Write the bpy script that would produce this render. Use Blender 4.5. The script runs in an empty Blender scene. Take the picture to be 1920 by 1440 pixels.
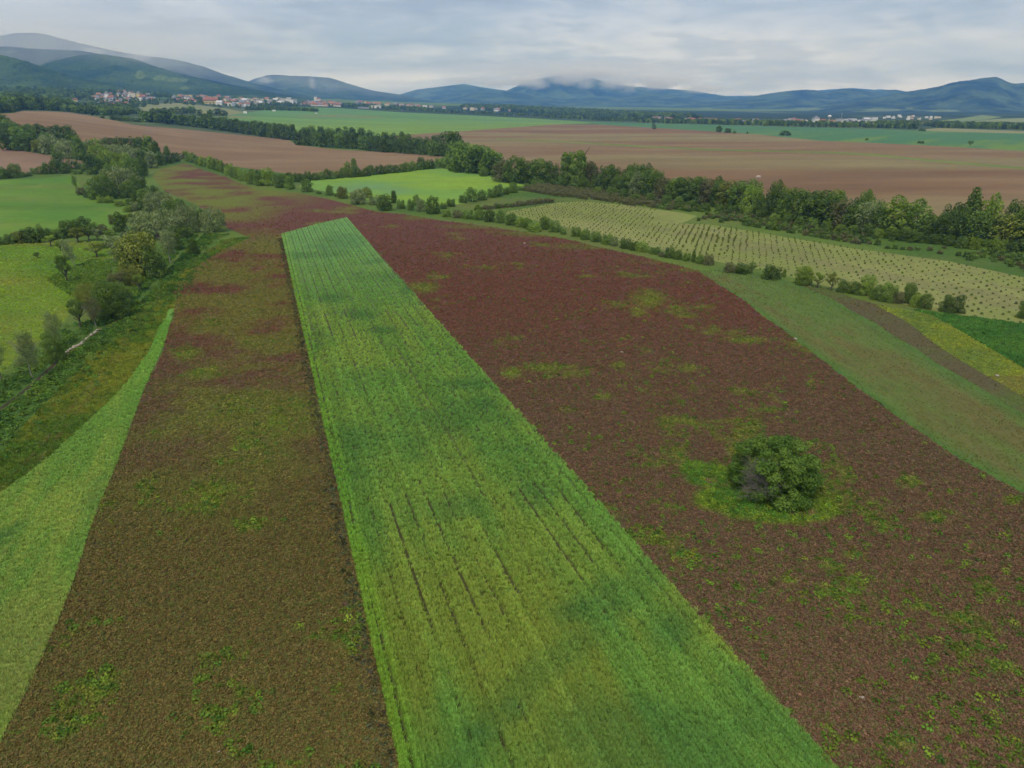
import bpy, math, random, time
import numpy as np
from mathutils.geometry import delaunay_2d_cdt
from mathutils import Vector, noise as mnoise
T0 = time.time()
R = math.radians
rnd = random.Random(7)
rng = np.random.default_rng(7)
scn = bpy.context.scene
COL = scn.collection

# ------------------------------------------------------------------ camera, sky, sun, exposure
H, F, PITCH = 50.0, 1331.0, R(21.5)          # height in metres, focal length in photo pixels, tilt down
SP, CP = math.sin(PITCH), math.cos(PITCH)
cam = bpy.data.cameras.new('camera'); camo = bpy.data.objects.new('camera', cam); COL.objects.link(camo)
camo.location = (0, 0, H); camo.rotation_euler = (math.pi/2 - PITCH, 0, 0)
cam.sensor_width = 36.0; cam.lens = 36.0*F/1920; cam.clip_start = 1; cam.clip_end = 60000
scn.camera = camo
SUN_EL, SUN_AZ = R(58), R(200)
W = bpy.data.worlds.new('World'); scn.world = W; W.use_nodes = True
SKY_GAIN = 0.75
def world_sky():
    nt = W.node_tree; N = nt.nodes; L = nt.links; N.clear()
    out = N.new('ShaderNodeOutputWorld')
    sky = N.new('ShaderNodeTexSky'); sky.sky_type = 'NISHITA'; sky.sun_disc = False
    sky.sun_elevation = SUN_EL; sky.sun_rotation = SUN_AZ; sky.altitude = 200
    b1 = N.new('ShaderNodeBackground'); b1.inputs[1].default_value = 0.1; L.new(sky.outputs[0], b1.inputs[0])
    tc = N.new('ShaderNodeTexCoord')
    sep = N.new('ShaderNodeSeparateXYZ'); L.new(tc.outputs['Generated'], sep.inputs[0])
    def m(op, a, b=None, c=None):
        n = N.new('ShaderNodeMath'); n.operation = op
        for i, v in enumerate((a, b, c)):
            if v is None: continue
            if isinstance(v, (int, float)): n.inputs[i].default_value = v
            else: L.new(v, n.inputs[i])
        return n.outputs[0]
    zz = m('ADD', m('MAXIMUM', sep.outputs[2], 0.0), 0.09)          # a cloud deck seen from below
    px, py = m('DIVIDE', sep.outputs[0], zz), m('DIVIDE', sep.outputs[1], zz)
    cmb = N.new('ShaderNodeCombineXYZ'); L.new(px, cmb.inputs[0]); L.new(py, cmb.inputs[1])
    def nz(scale, detail, rough, off, dist=0.0, lac=2.0):
        mp = N.new('ShaderNodeMapping'); mp.inputs['Location'].default_value = off
        L.new(cmb.outputs[0], mp.inputs[0])
        n = N.new('ShaderNodeTexNoise'); n.inputs['Scale'].default_value = scale
        n.inputs['Detail'].default_value = detail; n.inputs['Roughness'].default_value = rough
        n.inputs['Distortion'].default_value = dist; n.inputs['Lacunarity'].default_value = lac
        L.new(mp.outputs[0], n.inputs['Vector']); return n.outputs[0]
    def ramp(v, stops):
        r = N.new('ShaderNodeValToRGB'); e = r.color_ramp.elements
        while len(e) > 1: e.remove(e[-1])
        e[0].position, e[0].color = stops[0][0], (*stops[0][1], 1)
        for p, c in stops[1:]:
            k = e.new(p); k.color = (*c, 1)
        L.new(v, r.inputs[0]); return r.outputs[0]
    def mix(f, a, b, mode='MIX'):
        n = N.new('ShaderNodeMix'); n.data_type = 'RGBA'; n.blend_type = mode
        for i, v in ((0, f), (6, a), (7, b)):
            if isinstance(v, (int, float)): n.inputs[i].default_value = v
            elif isinstance(v, tuple): n.inputs[i].default_value = (*v, 1)
            else: L.new(v, n.inputs[i])
        return n.outputs[2]
    base = ramp(nz(0.28, 6, .5, (3.1, 1.7, 0), .6), [(.36, (.27, .335, .49)), (.50, (.435, .50, .67)), (.64, (.63, .68, .84))])
    wisp = ramp(nz(0.75, 8, .58, (8.3, 4.4, 2), .3), [(.52, (0, 0, 0)), (.72, (1, 1, 1))])
    c1 = mix(m('MULTIPLY', wisp, .6), base, (.20, .27, .385))
    # fine ragged detail in true direction space, so clouds near the horizon are not only streaks
    mp = N.new('ShaderNodeMapping'); mp.inputs['Scale'].default_value = (10, 10, 38); L.new(tc.outputs['Generated'], mp.inputs[0])
    n3 = N.new('ShaderNodeTexNoise'); n3.inputs['Scale'].default_value = 1.0; n3.inputs['Detail'].default_value = 8; n3.inputs['Roughness'].default_value = .56
    n3.inputs['Distortion'].default_value = .5
    L.new(mp.outputs[0], n3.inputs['Vector'])
    f3 = ramp(n3.outputs[0], [(.5, (0, 0, 0)), (.68, (1, 1, 1))])
    c2 = mix(m('MULTIPLY', f3, .30), c1, (.20, .27, .385))
    f4 = ramp(n3.outputs[0], [(.33, (1, 1, 1)), (.47, (0, 0, 0))])
    c3 = mix(m('MULTIPLY', f4, .22), c2, (.70, .755, .85))
    mp5 = N.new('ShaderNodeMapping'); mp5.inputs['Scale'].default_value = (4.2, 4.2, 24); mp5.inputs['Location'].default_value = (3.3, 1.9, .4); L.new(tc.outputs['Generated'], mp5.inputs[0])
    n5 = N.new('ShaderNodeTexNoise'); n5.inputs['Scale'].default_value = 1.6; n5.inputs['Detail'].default_value = 9; n5.inputs['Roughness'].default_value = .62
    L.new(mp5.outputs[0], n5.inputs['Vector'])
    c3 = mix(m('MULTIPLY', ramp(n5.outputs[0], [(.52, (0, 0, 0)), (.61, (1, 1, 1))]), .5), c3, (.24, .29, .40))
    b2 = N.new('ShaderNodeBackground'); b2.inputs[1].default_value = SKY_GAIN; L.new(c3, b2.inputs[0])
    ms = N.new('ShaderNodeMixShader'); ms.inputs[0].default_value = .92
    L.new(b1.outputs[0], ms.inputs[1]); L.new(b2.outputs[0], ms.inputs[2]); L.new(ms.outputs[0], out.inputs[0])
world_sky()
sun = bpy.data.lights.new('sun', 'SUN'); suno = bpy.data.objects.new('sun', sun); COL.objects.link(suno)
sun.energy = 1.5; sun.angle = R(22); sun.color = (1, .93, .80)
suno.rotation_euler = (math.pi/2 - SUN_EL, 0, math.pi - SUN_AZ)
scn.view_settings.view_transform = 'Standard'; scn.view_settings.look = 'None'
scn.view_settings.exposure = 0.74; scn.view_settings.gamma = 1.0; scn.view_settings.use_curve_mapping = False
scn.render.engine = 'CYCLES'
cy = scn.cycles
cy.use_denoising = True; cy.max_bounces = 5; cy.diffuse_bounces = 2; cy.transmission_bounces = 3; cy.volume_bounces = 2
cy.transparent_max_bounces = 8; cy.volume_step_rate = 1.0; cy.volume_max_steps = 64
cy.use_adaptive_sampling = True; cy.adaptive_threshold = 0.015
try: cy.denoising_input_passes = 'RGB_ALBEDO_NORMAL'; cy.denoising_prefilter = 'ACCURATE'
except Exception: pass

# ------------------------------------------------------------------ the view's geometry, used to survey the place
def ray(px, py):
    fx = (np.asarray(px, float) - 960)/F; fy = (720 - np.asarray(py, float))/F
    return fx, CP + fy*SP, -SP + fy*CP
def us(px, py):
    x, y, z = ray(px, py); return x/y, z/y           # lateral slope, vertical slope per metre forward
def project(x, y, z):
    z = z - H
    d = y*CP - z*SP; v = y*SP + z*CP
    return 960 + F*x/d, 720 - F*v/d
# spot heights (photo x, photo y, forward distance)
SPOT = [(30,208,1150),(130,211,1200),(-200,205,1100),(250,235,1200),(400,248,1250),(60,225,950),(150,250,850),(-150,230,850),
        (760,212,2600),(640,203,3000),(440,215,2000),(520,205,2600),(300,215,1700),(200,215,1500),(150,195,2400),(300,187,2900),
        (200,181,2800),(560,196,3200),(430,190,3000),(0,185,1900),(-300,175,1900),(700,198,3600),(900,195,6000),(1300,205,6000),
        (1000,222,2750),(1100,215,3600),(1800,210,5000),(1500,212,5000),(640,192,5000),(350,178,4200),(60,160,3800),(2200,212,5000),(-400,140,4500),
        (1000,200,9000),(1600,204,9000),(300,170,8000),(2400,208,9000),(-500,150,9000),(600,185,8000)]
FLATS = [(u, y) for y in (30, 60, 110, 180, 260, 340, 440, 560) for u in (-1.5, -1, -.72, -.5, -.25, 0, .25, .5, .75, 1, 1.5)]
FLATS += [(u, y) for y in (750, 1000, 1400, 1900) for u in (0, .25, .5, .75, 1.1, 1.5)] + [(-.4, 750), (-.25, 750), (-.25, 1000), (-.3, 1050), (-.15, 1300), (.25, 2600), (.5, 2800), (.75, 2600), (1.2, 2600)]
def _rbf():
    P, Z = [], []
    for x, y, Y in SPOT:
        u, s = us(x, y); P.append((u*1.6, math.log(Y))); Z.append(H + s*Y)
    for u, Y in FLATS: P.append((u*1.6, math.log(Y))); Z.append(0.0)
    P = np.array(P); Z = np.array(Z); n = len(P)
    def ker(a, b):
        r = np.sqrt(((a[:, None] - b[None])**2).sum(-1)) + 1e-9
        return r*1.0                                    # biharmonic-ish: gentle, no overshoot
    A = np.zeros((n+3, n+3)); A[:n, :n] = ker(P, P) + np.eye(n)*1e-3
    A[:n, n] = 1; A[:n, n+1:] = P; A[n, :n] = 1; A[n+1:, :n] = P.T
    w = np.linalg.solve(A, np.concatenate([Z, np.zeros(3)]))
    def f(q): return ker(q, P) @ w[:n] + w[n] + q @ w[n+1:]
    return f
_f = _rbf()
GU = np.linspace(-2.2, 2.2, 177); GS = np.linspace(math.log(14), math.log(20000), 260)
_gu, _gs = np.meshgrid(GU, GS, indexing='ij')
_q = np.stack([_gu.ravel()*1.6, _gs.ravel()], 1)
GZ = np.concatenate([_f(c) for c in np.array_split(_q, 40)]).reshape(_gu.shape)
_ext = np.clip((np.abs(_gu) - 1.2)/.8, 0, 1); GZ *= (1 - .6*_ext)
_fl = np.clip((_gs - math.log(520))/(math.log(820) - math.log(520)), 0, 1)   # the near plain is truly level
GZ *= _fl*_fl*(3 - 2*_fl)
for _k in range(6):   # soften
    GZ[1:-1, 1:-1] = (GZ[1:-1, 1:-1]*4 + GZ[:-2, 1:-1] + GZ[2:, 1:-1] + GZ[1:-1, :-2] + GZ[1:-1, 2:])/8
def zus(u, s):
    i = np.clip((np.asarray(u) - GU[0])/(GU[1]-GU[0]), 0, len(GU) - 1.001); j = np.clip((np.asarray(s) - GS[0])/(GS[1]-GS[0]), 0, len(GS) - 1.001)
    a = i.astype(int); b = j.astype(int); fa = i - a; fb = j - b
    return (GZ[a, b]*(1-fa)*(1-fb) + GZ[a+1, b]*fa*(1-fb) + GZ[a, b+1]*(1-fa)*fb + GZ[a+1, b+1]*fa*fb)
def zxy(x, y):
    x = np.asarray(x, float); y = np.maximum(np.asarray(y, float), 14.0)
    return zus(x/y, np.log(y))
_S = np.linspace(math.log(15), math.log(16000), 2400); _Y = np.exp(_S)
def ground_us(px, py):
    """the first place where the sight line of a photo pixel meets the ground, as (x/y, ln y)"""
    u, s = us(px, py)
    z = zus(np.full_like(_S, u), _S); d = H + s*_Y - z
    k = np.argmax(d < 0) if (d < 0).any() else len(d) - 1
    if k == 0: return float(u), float(_S[0])
    t = d[k-1]/(d[k-1] - d[k]) if d[k-1] > d[k] else 0
    return float(u), float(_S[k-1] + (_S[k] - _S[k-1])*min(max(t, 0), 1))
def G(px, py):
    u, s = ground_us(px, py); y = math.exp(s)
    return Vector((u*y, y, float(zus(np.array([u]), np.array([s]))[0])))

# ------------------------------------------------------------------ helpers: objects and properties
def link(o, parent=None):
    COL.objects.link(o)
    if parent is not None: o.parent = parent
    return o
def tag(o, label=None, cat=None, group=None, kind=None):
    if label: o['label'] = label
    if cat: o['category'] = cat
    if group: o['group'] = group
    if kind: o['kind'] = kind
    return o
def empty(name, loc, rz=0.0, sc=(1, 1, 1)):
    o = bpy.data.objects.new(name, None); o.location = loc; o.rotation_euler = (0, 0, rz); o.scale = sc
    o.empty_display_size = .2
    return link(o)
def obj(name, me, parent=None, mat=None, kind=None):
    if mat is not None and not me.materials: me.materials.append(mat)
    o = bpy.data.objects.new(name, me); link(o, parent)
    if kind: o['kind'] = kind
    return o
def mesh_np(name, V, Fc, attrs=None, smooth=False):
    """V (n,3); Fc (m,k) all faces the same size; attrs name -> (domain, array)"""
    me = bpy.data.meshes.new(name); V = np.asarray(V, np.float32); Fc = np.asarray(Fc, np.int32)
    me.vertices.add(len(V)); me.vertices.foreach_set('co', V.ravel())
    k = Fc.shape[1]; me.loops.add(Fc.size); me.loops.foreach_set('vertex_index', Fc.ravel())
    me.polygons.add(len(Fc)); me.polygons.foreach_set('loop_start', np.arange(0, Fc.size, k, dtype=np.int32))
    me.update(calc_edges=True)
    for nme, (dom, arr) in (attrs or {}).items():
        arr = np.asarray(arr, np.float32)
        if arr.ndim == 1:
            a = me.attributes.new(nme, 'FLOAT', dom); a.data.foreach_set('value', arr)
        else:
            a = me.attributes.new(nme, 'FLOAT_COLOR', dom)
            if arr.shape[1] == 3: arr = np.concatenate([arr, np.ones((len(arr), 1), np.float32)], 1)
            a.data.foreach_set('color', arr.ravel())
    if smooth: me.polygons.foreach_set('use_smooth', np.ones(len(Fc), bool))
    me.update(); return me
# vector noise on arrays (value noise, smooth)
_perm = rng.random((4, 257, 257)).astype(np.float32)
def vn(x, y, k=0):
    x = np.asarray(x, float) + 1000.37; y = np.asarray(y, float) + 1000.91
    i = np.floor(x).astype(int); j = np.floor(y).astype(int); a = x - i; b = y - j
    a = a*a*(3-2*a); b = b*b*(3-2*b); T = _perm[k % 4]; i = i % 256; j = j % 256
    return T[i, j]*(1-a)*(1-b) + T[i+1, j]*a*(1-b) + T[i, j+1]*(1-a)*b + T[i+1, j+1]*a*b
def fbm(x, y, o=4, k=0, g=.55):
    s = np.zeros_like(np.asarray(x, float)); w = 1; t = 0
    for q in range(o):
        s = s + w*vn(x*2**q + 17.3*q, y*2**q - 9.1*q, k + q); t += w; w *= g
    return s/t
def sm(a, b, v): t = np.clip((v - a)/(b - a), 0, 1); return t*t*(3 - 2*t)
def lerp(a, b, t):
    t = np.asarray(t)[..., None]; return np.asarray(a)*(1 - t) + np.asarray(b)*t

# ------------------------------------------------------------------ materials
class NT:
    def __init__(s, name):
        s.m = bpy.data.materials.new(name); s.m.use_nodes = True; s.nt = s.m.node_tree; s.nt.nodes.clear(); s.N = s.nt.nodes; s.L = s.nt.links
        s.out = s.N.new('ShaderNodeOutputMaterial')
    def inp(s, n, i, v):
        if v is None: return
        if isinstance(v, (int, float)): n.inputs[i].default_value = v
        elif isinstance(v, tuple): n.inputs[i].default_value = (*v, 1) if len(v) == 3 and len(n.inputs[i].default_value) == 4 else v
        else: s.L.new(v, n.inputs[i])
    def math(s, op, a, b=None, c=None, clamp=False):
        n = s.N.new('ShaderNodeMath'); n.operation = op; n.use_clamp = clamp
        for i, v in enumerate((a, b, c)): s.inp(n, i, v)
        return n.outputs[0]
    def mix(s, f, a, b, mode='MIX'):
        n = s.N.new('ShaderNodeMix'); n.data_type = 'RGBA'; n.blend_type = mode
        s.inp(n, 0, f); s.inp(n, 6, a); s.inp(n, 7, b); return n.outputs[2]
    def noise(s, scale, detail=3, rough=.55, vec=None, dist=0.):
        n = s.N.new('ShaderNodeTexNoise'); n.inputs['Scale'].default_value = scale; n.inputs['Detail'].default_value = detail
        n.inputs['Roughness'].default_value = rough; n.inputs['Distortion'].default_value = dist
        if vec is not None: s.L.new(vec, n.inputs['Vector'])
        return n.outputs[0]
    def pos(s): return s.N.new('ShaderNodeNewGeometry').outputs['Position']
    def mapping(s, vec, loc=(0, 0, 0), rot=(0, 0, 0), sc=(1, 1, 1)):
        n = s.N.new('ShaderNodeMapping'); n.inputs[1].default_value = loc; n.inputs[2].default_value = rot; n.inputs[3].default_value = sc
        s.L.new(vec, n.inputs[0]); return n.outputs[0]
    def attr(s, name, typ='GEOMETRY'):
        n = s.N.new('ShaderNodeAttribute'); n.attribute_name = name; n.attribute_type = typ; return n
    def maprange(s, v, a, b, c, d):
        n = s.N.new('ShaderNodeMapRange'); n.interpolation_type = 'SMOOTHSTEP'
        s.inp(n, 0, v)
        for i, q in enumerate((a, b, c, d)): n.inputs[i+1].default_value = q
        return n.outputs[0]
    def bump(s, h, strength, dist):
        n = s.N.new('ShaderNodeBump'); n.inputs['Strength'].default_value = strength; n.inputs['Distance'].default_value = dist
        s.L.new(h, n.inputs['Height']); return n.outputs[0]
    def bsdf(s, col, rough=.9, normal=None, spec=.2):
        n = s.N.new('ShaderNodeBsdfPrincipled'); s.inp(n, 'Base Color', col); n.inputs['Roughness'].default_value = rough
        n.inputs['Specular IOR Level'].default_value = spec
        if normal is not None: s.L.new(normal, n.inputs['Normal'])
        s.L.new(n.outputs[0], s.out.inputs[0]); return n
def scale_col(t, col, f):   # f socket: brightness factor
    n = t.N.new('ShaderNodeVectorMath'); n.operation = 'SCALE'; t.L.new(col, n.inputs[0]); t.L.new(f, n.inputs['Scale']); return n.outputs[0]
def mat_field(name, fine=1.2, fine2=6.0, amp=.35, speck=None, speck_amt=0., bump=.25, stretch=None, rough=.95):
    """colour per vertex (the crop's own patches), broken up by grain at two scales and optional specks of a second colour"""
    t = NT(name); p = t.pos()
    if stretch: p2 = t.mapping(p, rot=(0, 0, stretch[0]), sc=(1, stretch[1], 1))
    else: p2 = p
    a = t.attr('col').outputs['Color']
    n1 = t.noise(fine, 4, .65, p2); n2 = t.noise(fine2, 3, .7, p2)
    f = t.math('ADD', t.math('MULTIPLY', t.math('SUBTRACT', n1, .5), amp*2), t.math('MULTIPLY', t.math('SUBTRACT', n2, .5), amp*1.6))
    c = scale_col(t, a, t.math('ADD', f, 1.0))
    if speck:
        n3 = t.noise(fine*.8, 5, .75, t.mapping(p2, loc=(31, 17, 3)))
        c = t.mix(t.maprange(n3, .55, .68, 0., speck_amt), c, speck)
    h = t.math('ADD', n1, n2)
    t.bsdf(c, rough, t.bump(h, bump, .35), .1)
    return t.m
def mat_plain(name, col, rough=.8, var=.12, scale=3., spec=.2):
    t = NT(name); tc = t.N.new('ShaderNodeTexCoord')
    n = t.noise(scale, 4, .6, tc.outputs['Object'])
    c = t.N.new('ShaderNodeRGB'); c.outputs[0].default_value = (*col, 1)
    t.bsdf(scale_col(t, c.outputs[0], t.math('ADD', t.math('MULTIPLY', t.math('SUBTRACT', n, .5), var*2), 1.)), rough, None, spec)
    return t.m
def mat_leaf(name, col, col2, trans=.28, var=.35):
    t = NT(name)
    tint = t.attr('tint').outputs['Fac']; oi = t.N.new('ShaderNodeObjectInfo').outputs['Random']
    c = t.mix(tint, col, col2)
    c = scale_col(t, c, t.math('ADD', t.math('MULTIPLY', t.math('SUBTRACT', oi, .5), var), 1.))
    d = t.N.new('ShaderNodeBsdfPrincipled'); t.L.new(c, d.inputs['Base Color']); d.inputs['Roughness'].default_value = .65; d.inputs['Specular IOR Level'].default_value = .18
    tr = t.N.new('ShaderNodeBsdfTranslucent'); t.L.new(t.mix(.5, c, t.mix(1., c, (1., 1.25, .35), 'MULTIPLY')), tr.inputs[0])
    ms = t.N.new('ShaderNodeMixShader'); ms.inputs[0].default_value = trans
    t.L.new(d.outputs[0], ms.inputs[1]); t.L.new(tr.outputs[0], ms.inputs[2]); t.L.new(ms.outputs[0], t.out.inputs[0])
    return t.m
TONES = {'d': ((.058, .108, .017), (.150, .225, .042)), 'm': ((.092, .165, .026), (.210, .310, .056)), 'l': ((.145, .235, .030), (.290, .385, .058)),
         's': ((.160, .215, .078), (.320, .375, .150)), 'y': ((.135, .175, .026), (.270, .295, .056)), 'b': ((.110, .122, .044), (.210, .205, .084)),
         'c': ((.036, .070, .022), (.086, .135, .042))}
LEAF = {k: mat_leaf('leaves_' + {'d': 'dark', 'm': 'mid', 'l': 'light', 's': 'sage', 'y': 'yellow', 'b': 'dull', 'c': 'conifer'}[k], *v) for k, v in TONES.items()}
BARK = mat_plain('bark', (.085, .068, .052), .9, .3, 6.)
PALE_BARK = mat_plain('pale_bark', (.26, .24, .20), .9, .3, 6.)

# ------------------------------------------------------------------ fields (photo outlines, surveyed onto the ground)
WD = np.array((-.321, .947)); WP = np.array((.947, .321))      # along and across the drilled strips
FIELDS = []     # name, outline in photo pixels; later ones lie over earlier ones
def field(name, pts): FIELDS.append((name, pts))
field('far_plain', [(-900,150),(-900,212),(0,212),(120,211),(270,238),(560,262),(800,285),(860,262),(1000,262),(2700,300),(2700,206),(1900,206),(1300,208),(900,199),(600,192),(400,188),(150,180)])
field('rising_meadow', [(260,196),(340,193),(420,203),(470,212),(420,216),(330,212),(265,210)])
field('valley_meadow', [(160,214),(230,219),(330,219),(420,217),(440,222),(330,232),(270,232),(210,226)])
field('green_field', [(395,222),(440,214),(500,206),(560,200),(640,203),(760,211),(900,217),(1000,222),(1080,227),(1130,231),(1040,233),(960,239),(880,245),(800,250),(730,255),(640,262),(560,250),(480,236),(410,226)])
field('teal_field', [(1080,227),(1200,231),(1300,233),(1440,237),(1560,240),(1640,242),(1760,246),(1920,250),(2300,258),(2300,290),(1920,283),(1760,274),(1640,268),(1540,264),(1420,252),(1250,241),(1130,234)])
field('stubble_field', [(1715,244),(1760,240),(1840,243),(1920,246),(2300,252),(2300,258),(1920,250.5),(1760,246.5)])
field('foothill_field', [(1745,228),(1800,222),(1840,216),(1880,219),(1850,224),(1800,228.5)])
field('foothill_pasture', [(1815,228),(1870,223),(1920,221),(2300,219),(2300,226),(1920,229),(1860,230)])
field('ploughed_field', [(-900,208),(-300,206),(0,213),(25,212),(45,208),(90,209),(130,211),(175,218),(250,234),(330,241),(400,248),(480,256),(540,262),(556,272),(640,281),(760,287),(830,294),(812,304),(760,316),(690,325),(640,330),(560,328),(480,318),(400,306),(345,291),(320,300),(260,300),(190,295),(110,275),(60,262),(0,250),(-900,260)])
field('tilled_field', [(-500,270),(0,264),(12,266),(14,278),(60,286),(100,292),(158,303),(150,312),(100,322),(58,326),(30,326),(0,318),(-500,330)])
field('bare_field', [(720,256),(800,250),(880,245),(960,239),(1040,233),(1130,234),(1250,241),(1420,252),(1540,264),(1640,268),(1760,274),(1920,283),(2600,312),(2600,470),(1920,440),(1700,415),(1500,385),(1300,360),(1100,335),(960,318),(870,290),(820,268)])
field('grass_strip', [(930,260),(1060,265),(1200,273),(1320,279),(1440,282.2),(1560,284.5),(1640,289),(1740,299),(1920,314),(2300,340),(2300,344),(1920,317.5),(1740,302),(1640,292.5),(1560,287.3),(1440,284.7),(1320,281.8),(1200,275.7),(1060,267),(930,261.6)])
field('hay_field', [(560,350),(585,338),(640,334),(700,328),(770,320),(830,316),(870,322),(930,333),(965,343),(985,347),(962,354),(930,364),(870,382),(845,384),(760,384),(690,374),(640,364)])
field('clover_field', [(285,330),(300,318),(345,306),(380,318),(440,340),(480,354),(560,362),(615,373),(660,385),(705,397),(760,402),(830,414),(900,422),(970,433),(1060,448),(1150,470),(1240,490),(1310,508),(1345,532),(1400,566),(1500,644),(1600,722),(1700,795),(1800,862),(1920,926),(2400,1190),(3200,1640),(1900,2100),(200,2100),(-150,1700),(0,1392),(60,1276),(130,1110),(180,960),(215,880),(270,730),(310,640),(327,578),(330,560),(318,545),(360,505),(420,468),(470,447),(420,425),(370,385),(310,360)])
field('grass_strip_field', [(1310,508),(1360,505),(1420,512),(1490,530),(1560,560),(1640,605),(1720,655),(1800,705),(1920,775),(2400,1040),(2400,1190),(1920,926),(1800,862),(1700,795),(1600,722),(1500,644),(1400,566),(1345,532)])
field('brown_strip', [(1440,520),(1520,532),(1600,558),(1660,575),(1680,590),(1760,650),(1850,705),(1920,745),(2400,1000),(2400,1040),(1920,775),(1800,705),(1720,655),(1640,605),(1560,560),(1490,530)])
field('weedy_patch', [(1640,572),(1690,580),(1745,590),(1800,620),(1850,650),(1920,690),(2400,950),(2400,1000),(1920,745),(1850,705),(1760,650),(1680,592)])
field('green_patch', [(1690,576),(1740,585),(1800,592),(1920,608),(2400,690),(2400,950),(1920,690),(1850,650),(1800,620),(1745,590)])
field('sapling_field', [(940,398),(1000,388),(1050,379),(1100,378),(1180,385),(1240,394),(1285,400),(1307,405),(1290,414),(1275,419),(1330,421),(1430,437),(1600,466),(1780,490),(1920,520),(2400,620),(2400,690),(1920,608),(1800,590),(1740,580),(1640,560),(1540,535),(1440,508),(1330,488),(1240,468),(1150,448),(1080,430),(1000,412)])
field('wheat_field', [(527,438),(590,421),(650,407),(1560,1440),(2150,2110),(900,2110),(748,1440)])
field('barley_field', [(315,579),(327,578),(310,640),(270,730),(215,880),(180,960),(130,1110),(60,1276),(0,1392),(-200,1800),(-900,1800),(-400,1160),(0,928),(60,885),(130,825),(205,755),(265,680)])
field('green_meadow', [(-500,350),(0,338),(60,335),(130,330),(150,345),(165,362),(190,370),(235,385),(245,396),(215,425),(160,432),(100,440),(0,450),(-500,470)])
field('pasture', [(-500,475),(0,458),(110,455),(200,452),(225,470),(205,500),(140,520),(160,560),(120,605),(60,650),(0,700),(-300,820),(-700,820)])
field('track_verge', [(470,445),(420,468),(360,505),(318,545),(330,560),(327,578),(315,579),(265,680),(205,755),(130,825),(60,885),(0,928),(-400,1160),(-700,1160),(0,850),(120,720),(200,650),(300,540),(380,480),(430,448)])
field('stream', [(238,590),(210,606),(186,616),(150,642),(125,660),(90,690),(60,718),(30,742),(0,764),(-200,900),(-200,920),(0,770),(30,748),(62,723),(92,696),(128,664),(153,646),(188,619),(212,609),(240,594)])

# colours per field (albedo), as functions of place and photo position
def C_(*a): return np.array(a, float)
def blobs(px, py, L, soft=.6):
    w = np.zeros_like(px)
    for bx, by, rx, ry in L:
        d = np.sqrt(((px - bx)/rx)**2 + ((py - by)/ry)**2)
        w = np.maximum(w, 1 - sm(soft, 1.25, d))
    return w
def col_generic(a, b, sc=.02, c=None):
    def f(x, y, px, py):
        n = fbm(x*sc, y*sc, 4, 1); m = fbm(x*sc*.6 + 50, y*sc*2.2, 3, 2)
        r = lerp(a, b, sm(.35, .65, n))
        if c is not None: r = lerp(r, np.broadcast_to(c, r.shape), .6*sm(.55, .75, m))
        return r
    return f
RED, BROWN, OLIVE, LIME, GRN = C_(.124, .050, .035), C_(.110, .068, .043), C_(.102, .078, .028), C_(.135, .175, .022), C_(.060, .130, .026)
GREENS = [(1215,560,40,22),(1195,585,20,12),(1380,625,22,7),(1400,638,45,8),(1020,690,45,9),(1075,702,28,9),(960,700,22,14),(1160,685,18,7),
          (1130,745,25,8),(790,540,40,12),(860,440,28,5),(865,445,20,6),(1290,690,25,10),(1060,770,24,7),(1180,775,18,6),(1230,1010,20,14),
          (1700,905,30,16),(1760,970,50,14),(1800,1160,40,14),(1720,1140,30,8),(1690,1395,35,16),(1880,1250,30,10),(1900,940,25,12),(1290,1040,18,10),(1600,1040,26,9),(1480,1090,20,7),(640,398,40,4),(590,395,26,4),(650,390,30,5),
          (480,585,22,6),(400,690,24,10),(350,660,40,22),(380,700,50,20),(520,790,40,25),(560,760,30,14)]
BUSHGREEN = [(1330,892,48,24),(1345,935,45,25),(1400,950,60,26),(1470,968,80,16),(1535,955,40,24),(1300,878,28,15),(1450,930,95,45)]
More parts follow.
